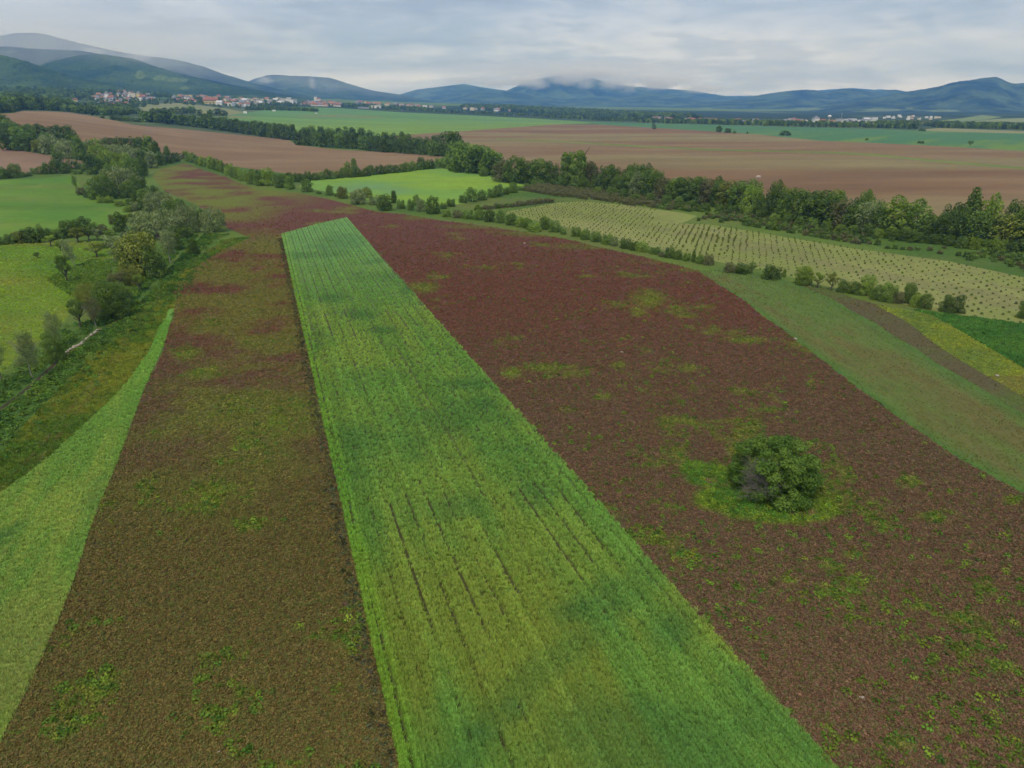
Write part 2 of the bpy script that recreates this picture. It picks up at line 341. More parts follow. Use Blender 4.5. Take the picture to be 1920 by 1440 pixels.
def col_clover(x, y, px, py):
    n1 = fbm(x*.018, y*.018, 4, 0); n2 = fbm(x*.06 + 9, y*.06, 4, 1); n3 = fbm(x*.22, y*.22 + 40, 4, 2)
    a = x*WP[0] + y*WP[1]
    left = 1 - sm(2, 12, a)
    far = sm(90, 210, y)
    # red flowering clover far off, brown nearer, olive at the near left
    base = lerp(BROWN, RED, np.clip(far*1.05 + (n1 - .5)*.7, 0, 1))
    ol = left*(1 - sm(70, 150, y + (n1-.5)*60))
    base = lerp(base, np.broadcast_to(OLIVE, base.shape), np.clip(ol, 0, 1))
    # yellow-green where weeds come through
    g = sm(.60, .78, n3*.5 + n2*.5 + .02)*.75
    gl = left*sm(58, 120, y)*(1 - sm(270, 340, y))*sm(.44, .62, n1*.35 + n2*.4 + n3*.25)*.62
    topl = sm(-95, -150, x)*sm(270, 330, y)
    gt = topl*sm(.34, .56, n2*.55 + n1*.45)*.95
    g = np.maximum(np.maximum(g, gl), gt)
    g = np.maximum(g, blobs(px, py, GREENS, .2)*sm(.28, .55, n3*.6 + n2*.4)*.9)
    # verge at the far hedge
    yl = blobs(px, py, [(1100,462,80,8),(1240,488,80,9),(1330,505,60,8),(900,425,90,5),(780,408,70,5),(980,437,60,5),(1010,440,90,5)], .2)
    edge = np.maximum(yl*sm(.25, .5, n2), 0)
    c = lerp(base, np.broadcast_to(LIME, base.shape), np.clip(g, 0, 1)*.85)
    c = lerp(c, np.broadcast_to(C_(.115, .120, .024), c.shape), edge*.8)
    rd = blobs(px, py, [(395,328,26,3.5),(360,327,40,3.5),(365,320,14,2),(365,371,18,3.5),(400,345,60,4),(430,352,60,4),(455,362,40,6),(590,405,60,7),(640,385,40,5),(510,372,50,5),(540,425,40,6)], .3)*sm(.3, .5, n3)
    c = lerp(c, np.broadcast_to(RED, c.shape), rd*.9)
    be = blobs(px, py, BUSHGREEN, .55)
    c = lerp(c, lerp(C_(.062, .145, .020), C_(.130, .185, .020), sm(.4, .65, n3)), np.clip(be*1.2, 0, 1))
    c = lerp(c, np.broadcast_to(C_(.17, .10, .065), c.shape), blobs(px, py, [(1334,902,14,7),(1505,960,26,7)], .4))
    return c
rows_r = random.Random(3)
LINES = [(5.9 + 2.54*k + rows_r.uniform(-.12, .12), rows_r.uniform(10, 60) if k % 3 else 20, rows_r.uniform(220, 400), rows_r.uniform(.09, .14)) for k in range(13)]
LINES += [(7.1, 150, 196, .28), (9.7, 205, 240, .2)]
def line_gap(x, y):
    a = x*WP[0] + y*WP[1]; l = x*WD[0] + y*WD[1]; w = np.zeros_like(a)
    wob = (vn(l*.05, l*0 + 3.3, 1) - .5)*.5
    for la, l0, l1, hw in LINES:
        on = sm(l0, l0 + 12, l)*(1 - sm(l1 - 12, l1, l))*sm(.10, .30, vn(l*.055 + la*7, l*0 + la, 2))
        w = np.maximum(w, (1 - sm(hw*.5, hw*1.4, np.abs(a - la - wob)))*on)
    return w
WDARK = [(880,722,75,16),(900,760,60,26),(1000,930,45,40),(1150,1120,60,50),(960,1330,45,40),(1260,1180,60,60),(1420,1330,60,40),(600,462,40,7),(620,560,40,12),(670,590,45,14),(720,620,40,10),(1060,850,30,20),(590,650,20,20),(860,775,30,18),(1080,1150,60,35),(900,1380,50,30)]
def col_wheat(x, y, px, py, tuft=False):
    a = x*WP[0] + y*WP[1]; l = x*WD[0] + y*WD[1]
    n1 = fbm(x*.035, y*.035, 4, 2); n2 = fbm(a*.35, l*.04 + 7, 4, 3); n3 = fbm(x*.3, y*.3, 3, 0)
    c = lerp(C_(.128, .240, .050), C_(.180, .265, .052), sm(.35, .68, n1*.55 + n2*.45))
    c = lerp(c, np.broadcast_to(C_(.130, .280, .072), c.shape), sm(150, 300, y)*.85)
    d = np.maximum(sm(.52, .70, fbm(x*.05 + 31, y*.05, 4, 1))*.75, blobs(px, py, WDARK, .1)*sm(.2, .5, n3*.4 + n1*.6))
    c = lerp(c, np.broadcast_to(C_(.185, .235, .042), c.shape), sm(880, 1150, py)*sm(.40, .60, n1*.6 + n2*.4)*.7)
    diag = np.abs((px - 950) - (1330 - py)*1.02 + (n1 - .5)*160)      # the denser growth crossing the strip
    d = np.maximum(d, .55*(1 - sm(10, 75, diag))*sm(1000, 1060, py))
    c = lerp(c, np.broadcast_to(C_(.052, .142, .042), c.shape), np.clip(d, 0, 1)*.62)
    e = np.minimum(a - 4.75, 37.4 - a)
    c = lerp(np.broadcast_to(C_(.150, .300, .030), c.shape), c, .45 + .55*sm(.6, 3.0, a - 4.75))
    row = np.floor(a/.5); c = c*(.86 + .28*vn(row*.73 + 5, row*0 + 2.2, 3)*(.4 + .6*vn(row*.21, l*.02, 1)) )[..., None]
    fine = (1 - sm(.05, .16, np.abs((a/1.27) % 1 - .5)))*(.25 + .5*vn(np.floor(a/1.27)*3.1, l*.03, 2))
    if tuft: c = c*(1 - .55*fine)[..., None]
    else: c = lerp(c*.5 + C_(.012, .004, .004), c, sm(130, 300, y))        # soil shows between the plants where they stand singly
    return c
def col_barley(x, y, px, py):
    a = x*WP[0] + y*WP[1]; l = x*WD[0] + y*WD[1]
    n1 = fbm(x*.05, y*.05, 4, 0); n2 = fbm(a*.9, l*.06, 4, 3)
    c = lerp(C_(.140, .245, .050), C_(.205, .280, .060), sm(.35, .65, n1*.5 + n2*.5))
    c = lerp(c, np.broadcast_to(C_(.052, .150, .042), c.shape), sm(.55, .7, fbm(x*.06 + 5, y*.03, 4, 2))*.7)
    c = lerp(c, np.broadcast_to(C_(.175, .215, .060), c.shape), sm(1000, 1250, py)*sm(.35, .6, n2)*.7)
    return lerp(c, np.broadcast_to(C_(.115, .265, .040), c.shape), (1 - sm(600, 840, py))*.7)
def col_verge(x, y, px, py):
    n1 = fbm(x*.05, y*.05, 4, 0); n2 = fbm(x*.3, y*.3, 4, 1)
    a = x*.80 + y*.6                                     # roughly across the track
    c = lerp(C_(.070, .125, .022), C_(.140, .165, .026), sm(.35, .65, n1*.5 + n2*.5))
    xs, ys = np.interp(py, *zip(*[(440, 0), (500, 0), (1000, 0)])), 0
    tr = np.zeros_like(px)
    for off in (0, 14):
        cx = np.interp(py, [440, 480, 540, 600, 680, 760, 860, 960], [455, 375, 310, 262, 205, 140, 58, -40]) + off*(py - 380)/350
        tr = np.maximum(tr, 1 - sm(.01, 1., np.abs(px - cx)/(2.0 + (py - 430)*.012)))
    c = lerp(c, np.broadcast_to(C_(.13, .105, .05), c.shape), tr*.55*sm(.25, .6, n2))
    rd = sm(.58, .72, fbm(x*.09 + 77, y*.09, 4, 2))*sm(700, 850, py)
    return lerp(c, np.broadcast_to(C_(.15, .085, .05), c.shape), rd*.6)
def col_plough(a, b, c2, sc):
    def f(x, y, px, py):
        n = fbm(x*.004, y*.0105, 4, 1); st = fbm(x*.012 + y*.004, (y - .06*x)*.055, 4, 3); w = fbm(x*.002 + 11, y*.006, 3, 2)
        c = lerp(a, b, sm(.35, .65, n)); c = lerp(c, np.broadcast_to(c2, c.shape), sm(.45, .7, w)*.75)
        return c*(1 + (st - .5)*.5)[..., None]
    return f
def col_grassstrip(x, y, px, py):
    # bands that run with the field's edge
    d = np.interp(px, [1310,1345,1400,1500,1600,1700,1800,1920,2400], [508,532,566,644,722,795,862,926,1190])
    top = np.interp(px, [1310,1360,1420,1490,1560,1640,1720,1800,1920,2400], [507,506,512,530,560,605,655,705,775,1040])
    t = np.clip((d - py)/np.maximum(d - top, 1), 0, 1)
    n = fbm(x*.05, y*.05, 4, 0); q = fbm(x*.35 + y*.1, y*.05, 4, 2)
    st = fbm(t*16, (x + y)*.012, 4, 3); c = lerp(C_(.122, .112, .036), C_(.098, .145, .032), sm(.42, .66, n*.3 + q*.25 + st*.45))
    g = np.maximum(1 - sm(.02, .14, t), sm(.80, .95, t)*.8)
    c = lerp(c, np.broadcast_to(C_(.062, .145, .026), c.shape), g*.85)
    g2 = (1 - sm(1480, 1640, px))*sm(.1, .5, n + .2)
    return lerp(c, np.broadcast_to(C_(.088, .148, .032), c.shape), g2*.3*sm(.3, .6, st))
def col_green(x, y, px, py):
    n = fbm(x*.0022, y*.006, 4, 0); st = fbm(x*.004, y*.03, 4, 1)
    far = sm(245, 208, py)
    c = lerp(C_(.150, .245, .040), C_(.100, .205, .060), np.clip(far*1.1 + (n - .5)*1.2, 0, 1))
    c = lerp(c, np.broadcast_to(C_(.20, .15, .075), c.shape), .7*blobs(px, py, [(440,219,40,3),(600,218,60,2.5),(640,217,40,2),(690,219,40,2.5)], .2)*sm(.3, .6, st))
    return c*(1 + (st - .5)*.5)[..., None]
def col_teal(x, y, px, py):
    n = fbm(x*.003, y*.006, 4, 0); 
    st = fbm((x - .75*y)*.02, (x + y)*.0012, 3, 2)
    c = lerp(C_(.066, .160, .062), C_(.125, .205, .040), sm(.48, .68, st*.65 + n*.35)*(.3 + .7*sm(238, 262, py)))
    return c
def col_hay(x, y, px, py):
    n = fbm(x*.012, y*.03, 4, 0)
    c = lerp(C_(.190, .300, .030), C_(.150, .275, .045), sm(.4, .65, n))
    return lerp(c, np.broadcast_to(C_(.130, .235, .095), c.shape), blobs(px, py, [(690,350,70,9),(740,358,40,8),(920,340,40,5),(650,355,50,8)], .1)*.8*sm(.25, .55, n))
def col_sapling(x, y, px, py):
    st = fbm((x*.55 - y*.83)*.02, (x*.83 + y*.55)*.5, 3, 1); n = fbm(x*.02, y*.02, 4, 2)
    c = lerp(C_(.180, .212, .050), C_(.225, .235, .072), sm(.35, .65, n))
    c = lerp(c, np.broadcast_to(C_(.165, .150, .066), c.shape), sm(.48, .66, st)*.55)
    e = blobs(px, py, [(1290,408,45,7),(1500,449,60,3),(1640,471,80,3),(1800,492,80,4),(1380,428,60,3),(1230,396,70,4),(1050,381,60,3),(980,392,40,3)], .2)
    return lerp(c, np.broadcast_to(C_(.205, .250, .060), c.shape), e*.7)
COLOURS = {
 'ground': col_generic(C_(.065, .125, .022), C_(.110, .165, .028), .03, C_(.14, .15, .04)),
 'far_plain': lambda x, y, px, py: lerp(col_generic(C_(.045, .075, .028), C_(.085, .115, .045), .006)(x, y, px, py), lerp(C_(.018, .040, .014), C_(.075, .105, .035), sm(.60, .68, fbm(x*.0028, y*.0012, 4, 2))), sm(2300, 3300, y)),
 'rising_meadow': col_generic(C_(.165, .190, .070), C_(.200, .205, .085), .006),
 'valley_meadow': col_generic(C_(.085, .125, .040), C_(.110, .145, .050), .006),
 'green_field': col_green, 'teal_field': col_teal,
 'stubble_field': col_generic(C_(.205, .215, .085), C_(.230, .225, .105), .01),
 'foothill_field': col_generic(C_(.15, .20, .07), C_(.17, .22, .08), .01), 'foothill_pasture': col_generic(C_(.18, .215, .08), C_(.20, .23, .09), .01),
 'ploughed_field': col_plough(C_(.192, .120, .060), C_(.226, .150, .078), C_(.216, .152, .080), .01),
 'tilled_field': col_plough(C_(.200, .125, .076), C_(.235, .158, .10), C_(.225, .165, .105), .01),
 'bare_field': col_plough(C_(.176, .104, .050), C_(.204, .136, .066), C_(.212, .180, .076), .01),
 'grass_strip': col_generic(C_(.125, .175, .035), C_(.155, .20, .04), .02),
 'hay_field': col_hay, 'clover_field': col_clover, 'grass_strip_field': col_grassstrip,
 'brown_strip': col_generic(C_(.098, .082, .038), C_(.095, .110, .034), .05, C_(.085, .13, .026)),
 'weedy_patch': col_generic(C_(.155, .185, .022), C_(.105, .150, .028), .08, C_(.13, .095, .04)),
 'green_patch': col_generic(C_(.045, .120, .026), C_(.070, .150, .030), .06),
 'sapling_field': col_sapling, 'wheat_field': col_wheat, 'barley_field': col_barley,
 'green_meadow': lambda x, y, px, py: col_generic(C_(.080, .175, .022), C_(.120, .205, .026), .02, C_(.16, .20, .04))(x, y, px, py)*(.72 + .56*fbm(x*.012 + y*.004, y*.11, 4, 2))[..., None],
 'pasture': lambda x, y, px, py: col_generic(C_(.090, .165, .016), C_(.135, .190, .020), .03, C_(.175, .170, .032))(x, y, px, py)*(.78 + .44*fbm(x*.06, y*.12, 4, 2))[..., None],
 'track_verge': col_verge,
 'stream': lambda x, y, px, py: lerp(col_generic(C_(.050, .050, .026), C_(.095, .065, .042), .12)(x, y, px, py), np.broadcast_to(C_(.30, .23, .15), px.shape + (3,)), blobs(px, py, [(150,642,24,16),(178,622,16,10)], .5)*.8),
}
MATS = {'clover_field': mat_field('clover_ground', .9, 4.5, .38, (.045, .075, .016), .55, .6),
        'wheat_field': mat_field('wheat_ground', .7, 3.5, .30, (.050, .105, .022), .35, .5, (R(-18.7), .12)),
        'barley_field': mat_field('barley_ground', .7, 3.5, .30, (.05, .12, .024), .3, .5, (R(-18.7), .12)),
        'ground': mat_field('meadow_ground', .5, 3., .42, (.040, .085, .014), .5, .6),
        'track_verge': mat_field('verge_ground', .6, 3., .42, (.050, .090, .016), .5, .6),
        'green_patch': mat_field('tall_grass_ground', .35, 2., .5, (.030, .085, .02), .6, .8),
        'weedy_patch': mat_field('weed_ground', .4, 2., .45, (.060, .11, .02), .6, .6),
        'brown_strip': mat_field('brown_ground', .6, 3., .42, (.06, .10, .02), .5, .6),
        'grass_strip_field': mat_field('mown_ground', .5, 2.5, .4, (.065, .12, .03), .5, .5, (R(36), .3)),
        'sapling_field': mat_field('straw_ground', .4, 2., .32, (.17, .16, .06), .5, .3),
        'pasture': mat_field('pasture_ground', .18, 1.2, .36, (.070, .130, .016), .6, .5, (0, 2.)),
        'green_meadow': mat_field('lush_ground', .12, 1.0, .26, (.075, .17, .022), .5, .4, (0, 2.5)),
        'stream': mat_field('bank_earth', 1.2, 4., .5, (.05, .045, .03), .8, .8),
        }
def add_rows(m):
    t = NT.__new__(NT); t.m = m; t.nt = m.node_tree; t.N = t.nt.nodes; t.L = t.nt.links
    p = next(n for n in t.N if n.type == 'BSDF_PRINCIPLED'); src = p.inputs['Base Color'].links[0].from_socket
    d = t.N.new('ShaderNodeVectorMath'); d.operation = 'DOT_PRODUCT'; t.L.new(t.pos(), d.inputs[0]); d.inputs[1].default_value = (WP[0], WP[1], 0); a = d.outputs['Value']
    lines = None
    def band(v, w, k): return t.math('MULTIPLY', t.maprange(v, w*.5, w*1.3, 1., 0.), k)
    fr = t.math('ABSOLUTE', t.math('SUBTRACT', t.math('FRACT', t.math('DIVIDE', a, 1.27)), .5))
    nz = t.noise(.045, 3, .6, t.pos())
    lines = t.math('MULTIPLY', t.maprange(fr, .04, .14, 1., 0.), t.maprange(nz, .3, .7, .15, .75))
    for la, l0, l1, hw in LINES[:13]:
        w = t.maprange(t.math('ABSOLUTE', t.math('SUBTRACT', a, la)), hw*.5, hw*1.5, 1., 0.)
        lines = t.math('MAXIMUM', lines, t.math('MULTIPLY', w, .8))
    c = t.mix(lines, src, (.050, .040, .020)); t.L.new(c, p.inputs['Base Color'])
add_rows(MATS['wheat_field'])
FAR_MAT = mat_field('far_ground', .05, .3, .22, None, 0., .2)
SOIL_MAT = mat_field('soil_ground', .06, .5, .20, None, 0., .3, (R(4), 6.))
for k in ('ploughed_field', 'tilled_field', 'bare_field'): MATS[k] = SOIL_MAT

def in_poly(P, x, y):
    P = np.asarray(P); n = len(P); c = np.zeros(np.shape(x), bool)
    for i in range(n):
        x0, y0 = P[i-1]; x1, y1 = P[i]
        if y0 == y1: continue
        k = ((y0 > y) != (y1 > y)) & (x < (x1 - x0)*(y - y0)/(y1 - y0) + x0); c ^= k
    return c
POLY_US, POLY_XY = {}, {}
def survey():
    V, E, Fc = [], [], []
    for name, pts in FIELDS:
        w = [G(*p) for p in pts]; ring = []
        for i, a in enumerate(w):
            b = w[(i+1) % len(w)]
            ua, ub = a.x/a.y, b.x/b.y
            n = max(1, int(max(abs(ub - ua)/.03, abs(math.log(b.y/a.y))/.05)))
            for k in range(n):
                t = k/n
                # straight in the place itself
                x, y = a.x + (b.x - a.x)*t, a.y + (b.y - a.y)*t
                if 0 < k and name in ('clover_field', 'stream', 'track_verge', 'weedy_patch', 'brown_strip', 'pasture', 'green_patch'):
                    s = .004*y; x += (vn(x*.15, y*.15) - .5)*s*3; y += (vn(x*.15 + 40, y*.15) - .5)*s*3
                ring.append((x/y, math.log(y)))
        POLY_US[name] = ring; POLY_XY[name] = [(u*math.exp(s), math.exp(s)) for u, s in ring]
        i0 = len(V); V += ring; n = len(ring); E += [(i0 + k, i0 + (k+1) % n) for k in range(n)]
    U0, U1, S0, S1 = -2.0, 2.0, math.log(17), math.log(15500)
    su, ss = .022, .03
    uu = np.concatenate([np.arange(-2, -.9, .1), np.arange(-.9, .9, su), np.arange(.9, 2.001, .1)])
    for i, s in enumerate(np.arange(S0, S1 + ss, ss)):
        for u in uu:
            j = (0 if abs(u) > 1.9 else rnd.uniform(-.3, .3))
            V.append((u + (su/2 if i % 2 and abs(u) < .9 else 0) + j*su, s + (0 if i == 0 else rnd.uniform(-.3, .3)*ss)))
    r = delaunay_2d_cdt([Vector(v) for v in V], E, [], 0, 1e-6, False)
    vs = np.array([(v.x, v.y) for v in r[0]]); tri = np.array([f for f in r[2] if len(f) == 3])
    ce = vs[tri].mean(1); own = np.full(len(tri), -1)
    for i, (name, _) in enumerate(FIELDS): own[in_poly(POLY_US[name], ce[:, 0], ce[:, 1])] = i
    return vs, tri, own
vs, tri, own = survey()
print('survey', len(vs), len(tri), round(time.time() - T0, 1))
def subdivide(v, t):
    e = np.sort(np.concatenate([t[:, [0, 1]], t[:, [1, 2]], t[:, [2, 0]]]), 1)
    ue, inv = np.unique(e, axis=0, return_inverse=True); inv = inv.ravel()
    m = (v[ue[:, 0]] + v[ue[:, 1]])/2; n = len(v); k = len(t)
    a, b, c = inv[:k] + n, inv[k:2*k] + n, inv[2*k:] + n
    return np.concatenate([v, m]), np.concatenate([np.stack([t[:, 0], a, c], 1), np.stack([a, t[:, 1], b], 1), np.stack([c, b, t[:, 2]], 1), np.stack([a, b, c], 1)])
def build_fields():
    for i in range(-1, len(FIELDS)):
        name = FIELDS[i][0] if i >= 0 else 'ground'
        t = tri[own == i]
        if not len(t): print('no land for', name); continue
        ids, t2 = np.unique(t, return_inverse=True); t2 = t2.reshape(-1, 3); v = vs[ids]
        y = np.exp(v[:, 1]); xyz = np.stack([v[:, 0]*y, y, zus(v[:, 0], v[:, 1])], 1)
        sub = {'clover_field': 2, 'wheat_field': 2, 'barley_field': 2, 'track_verge': 2, 'grass_strip_field': 1, 'stream': 1, 'weedy_patch': 1, 'hay_field': 1, 'sapling_field': 1, 'bare_field': 1, 'ploughed_field': 1, 'green_field': 1, 'teal_field': 1}.get(name, 0)
        for q in range(sub): xyz, t2 = subdivide(xyz, t2)
        if name == 'stream': xyz[:, 2] += 0
        px, py = project(xyz[:, 0], xyz[:, 1], xyz[:, 2])
        c = COLOURS[name](xyz[:, 0], xyz[:, 1], px, py)
        # counter-clockwise from above
        a, b, d = xyz[t2[:, 0]], xyz[t2[:, 1]], xyz[t2[:, 2]]
        fl = ((b - a)[:, 0]*(d - a)[:, 1] - (b - a)[:, 1]*(d - a)[:, 0]) < 0
        t2[fl] = t2[fl][:, ::-1]
        me = mesh_np(name, xyz, t2, {'col': ('POINT', np.clip(c, 0.004, .9))}, True)
        obj(name, me, None, MATS.get(name, FAR_MAT), 'structure')
build_fields()
# the land beyond the surveyed wedge, out to the horizon and behind the camera
def outer_land():
    S0, S1 = math.log(17), math.log(15500)
    V, Fq = [], []
    ss = np.linspace(S0, S1, 60)
    for s in ss:
        y = math.exp(s)
        for sg in (-1, 1):
            V.append((sg*2*y, y, float(zus(np.array([2.*sg]), np.array([s]))[0]))); V.append((sg*max(2*y, 20000), y, 0.))
    for i in range(len(ss) - 1):
        k = i*4; Fq += [(k+1, k, k+4, k+5), (k+2, k+3, k+7, k+6)]
    n = len(V); y0 = 17.
    us0 = np.linspace(-2, 2, 41)
    for u in us0: V += [(u*y0, y0, 0.), (u*y0, -6000., 0.)]
    for i in range(40): k = n + 2*i; Fq.append((k, k+1, k+3, k+2))
    n = len(V); V += [(-20000, y0, 0), (-34, y0, 0), (-34, -6000, 0), (-20000, -6000, 0), (34, y0, 0), (20000, y0, 0), (20000, -6000, 0), (34, -6000, 0)]
    Fq += [(n+3, n+2, n+1, n), (n+7, n+6, n+5, n+4)]
    V = np.array(V, float); c = COLOURS['ground'](V[:, 0], V[:, 1], V[:, 0]*0, V[:, 0]*0)
    obj('outer_ground', mesh_np('outer_ground', V, np.array(Fq), {'col': ('POINT', c)}), None, FAR_MAT, 'structure')
outer_land()
print('fields', round(time.time() - T0, 1))

# ------------------------------------------------------------------ hills and mountains
def mat_forest(name, a, b, patch, big=.003, fine=.045, bump=1.):
    t = NT(name); p = t.pos()
    n1 = t.noise(big, 5, .6, p); n2 = t.noise(fine, 4, .7, p); v = t.N.new('ShaderNodeTexVoronoi'); v.inputs['Scale'].default_value = fine*1.6; t.L.new(p, v.inputs['Vector'])
    c = t.mix(t.maprange(n1, .35, .65, 0., 1.), a, b)
    c = t.mix(t.math('MULTIPLY', t.attr('open').outputs['Fac'], 1.), c, patch)
    c = scale_col(t, c, t.math('ADD', t.math('MULTIPLY', t.math('SUBTRACT', n2, .5), 2.2), 1.))
    h = t.math('SUBTRACT', n2, t.math('MULTIPLY', v.outputs['Distance'], .5))
    t.bsdf(c, .95, t.bump(h, .8*bump, 9.), .05)
    return t.m
FOR_NEAR = mat_forest('near_forest', (.020, .048, .012), (.058, .100, .024), (.11, .16, .05))
FOR_FAR = mat_forest('far_forest', (.006, .018, .010), (.060, .095, .032), (.12, .16, .06), .0034, .018)
def ridge(name, sky, D, wid, mat, foot=None, seed=0, du=3., nt=46, spur=.62, lump=6., back=.6, opens=(), dvar=.06, label=None):
    xs = np.arange(sky[0][0], sky[-1][0] + .1, du); ys = np.interp(xs, *zip(*sky))
    u, s = us(xs, ys)
    dist = D*(1 + dvar*(fbm(u*3 + seed, u*0 + seed*1.7, 3, seed) - .5)*2)
    crest = H + s*dist
    T = np.concatenate([np.linspace(-1, 0, nt), np.linspace(0, 1, nt//3)[1:]])
    P = np.zeros((len(xs), len(T), 3)); op = np.zeros((len(xs), len(T)))
    for j, t in enumerate(T):
        Yj = dist + (t*wid if t <= 0 else t*wid*back)
        uu = u*(dist/np.maximum(Yj, 1))**.12        # slopes run down a little outward
        X = uu*Yj
        base = zxy(X, Yj) - 6
        q = 1 - abs(t)
        prof = q**1.35*(1.0) if t <= 0 else q
        r = 1 - np.abs(2*fbm(X/ (wid*.30) + seed*3.1, Yj/(wid*.9) + seed, 5, seed, .5) - 1)*1.5
        n = (r - .72)*spur*4*q*(1 - q)
        hh = np.clip(prof + n*(prof + .15), 0, 1.0 if t < 0 else 1)
        z = base + (crest - base)*hh
        amp = lump*(0.35 + .65*(1 if abs(t) > .02 else .6))
        z = z + (fbm(X/22., Yj/22., 3, seed + 1) - .5)*2*amp
        P[:, j] = np.stack([X, Yj, z], 1)
        qx, qy = project(X, Yj, z)
        for bx, by, rx, ry in opens: op[:, j] = np.maximum(op[:, j], (1 - sm(.8, 1.05, np.sqrt(((qx - bx)/rx)**2 + ((qy - by)/ry)**2) + (fbm(X/60, Yj/60, 3, 2) - .5)*.5)))
    nx, ny = len(xs), len(T)
    I = np.arange(nx*ny).reshape(nx, ny)
    q = np.stack([I[:-1, :-1], I[1:, :-1], I[1:, 1:], I[:-1, 1:]], -1).reshape(-1, 4)
    o = obj(name, mesh_np(name, P.reshape(-1, 3), q, {'open': ('POINT', op.ravel())}, True), None, mat, 'structure')
    return P
HILLS = {}
HILLS['a'] = ridge('mountain', [(-700,80),(-300,66),(0,67),(30,62),(60,61),(85,64),(110,71),(150,81),(200,92),(250,102),(290,107),(330,112),(380,124),(420,139),(480,157),(540,171),(620,187),(660,194)], 7600, 1900, FOR_FAR, seed=1, du=4)
HILLS['b'] = ridge('mountain', [(-700,90),(-200,84),(0,87),(20,87),(55,91),(100,93),(150,95),(180,100),(250,110),(300,128),(360,143),(440,160),(520,175),(600,188),(650,194)], 5600, 1300, FOR_FAR, seed=2, du=3)
HILLS['c'] = ridge('hill', [(60,125),(110,112),(150,103),(185,101),(215,105),(240,112),(290,124),(340,141),(420,159),(480,170),(540,182),(600,192)], 4900, 1300, FOR_NEAR, seed=3, du=2, opens=[(263,141,10,9),(330,150,26,5),(345,165,10,3),(300,146,14,5)])
HILLS['d'] = ridge('hill', [(-700,60),(-300,88),(0,102),(40,112),(80,125),(120,138),(150,147),(180,152),(220,160),(260,170),(300,180),(340,187)], 3850, 700, FOR_NEAR, seed=4, du=2, lump=7)
HILLS['e'] = ridge('mountain', [(440,170),(470,150),(500,141),(520,140),(545,142),(580,143),(620,146),(660,159),(700,170),(760,179),(800,188),(840,194)], 9500, 1800, FOR_FAR, seed=5, du=4)
HILLS['f'] = ridge('mountain', [(690,194),(740,180),(780,168),(830,162),(870,157),(900,163),(950,170),(985,154),(1020,145),(1050,141),(1080,154),(1110,146),(1150,158),(1200,163),(1260,167),(1300,170),(1360,180),(1420,179),(1460,186),(1500,198)], 12500, 2600, FOR_FAR, seed=6, du=4)
HILLS['g'] = ridge('mountain', [(780,195),(830,186),(860,179),(900,172),(935,171),(970,172),(1010,180),(1060,187),(1110,180),(1160,183),(1220,176),(1260,178),(1330,190),(1400,198)], 10500, 1800, FOR_FAR, seed=7, du=4)
FIELDS_RIGHT = [(1325,204,14,2.2),(1400,209,40,4),(1370,206,20,2),(1515,204,28,2.5),(1380,215,30,3),(1655,206,38,3),(1770,208,30,3),(1460,213,30,2.5),(1440,206,16,1.6),(1620,210,22,2),(1560,213,25,2),(1705,203,8,1.5)]
HILLS['h'] = ridge('mountain', [(1180,209),(1240,203),(1300,194),(1340,189),(1390,186),(1430,177),(1480,170),(1510,168),(1530,169),(1550,173),(1570,168),(1590,166),(1615,168),(1640,172),(1660,169),(1680,168),(1700,172),(1760,178),(1900,190),(2000,205)], 9800, 2400, FOR_FAR, seed=8, du=3, opens=FIELDS_RIGHT)
HILLS['i'] = ridge('mountain', [(1480,207),(1540,199),(1600,190),(1640,184),(1690,174),(1720,169),(1760,162),(1790,154),(1820,150),(1845,146),(1868,144),(1880,149),(1895,156),(1905,157),(1925,155),(2000,148),(2100,150),(2300,160),(2600,190)], 7600, 2200, FOR_FAR, seed=9, du=3, opens=FIELDS_RIGHT, spur=.85)
HILLS['j'] = ridge('mountain', [(1480,176),(1530,170),(1560,167),(1600,165),(1640,168),(1650,167),(1700,172),(1760,180)], 13500, 1800, FOR_FAR, seed=10, du=4)
print('hills', round(time.time() - T0, 1))

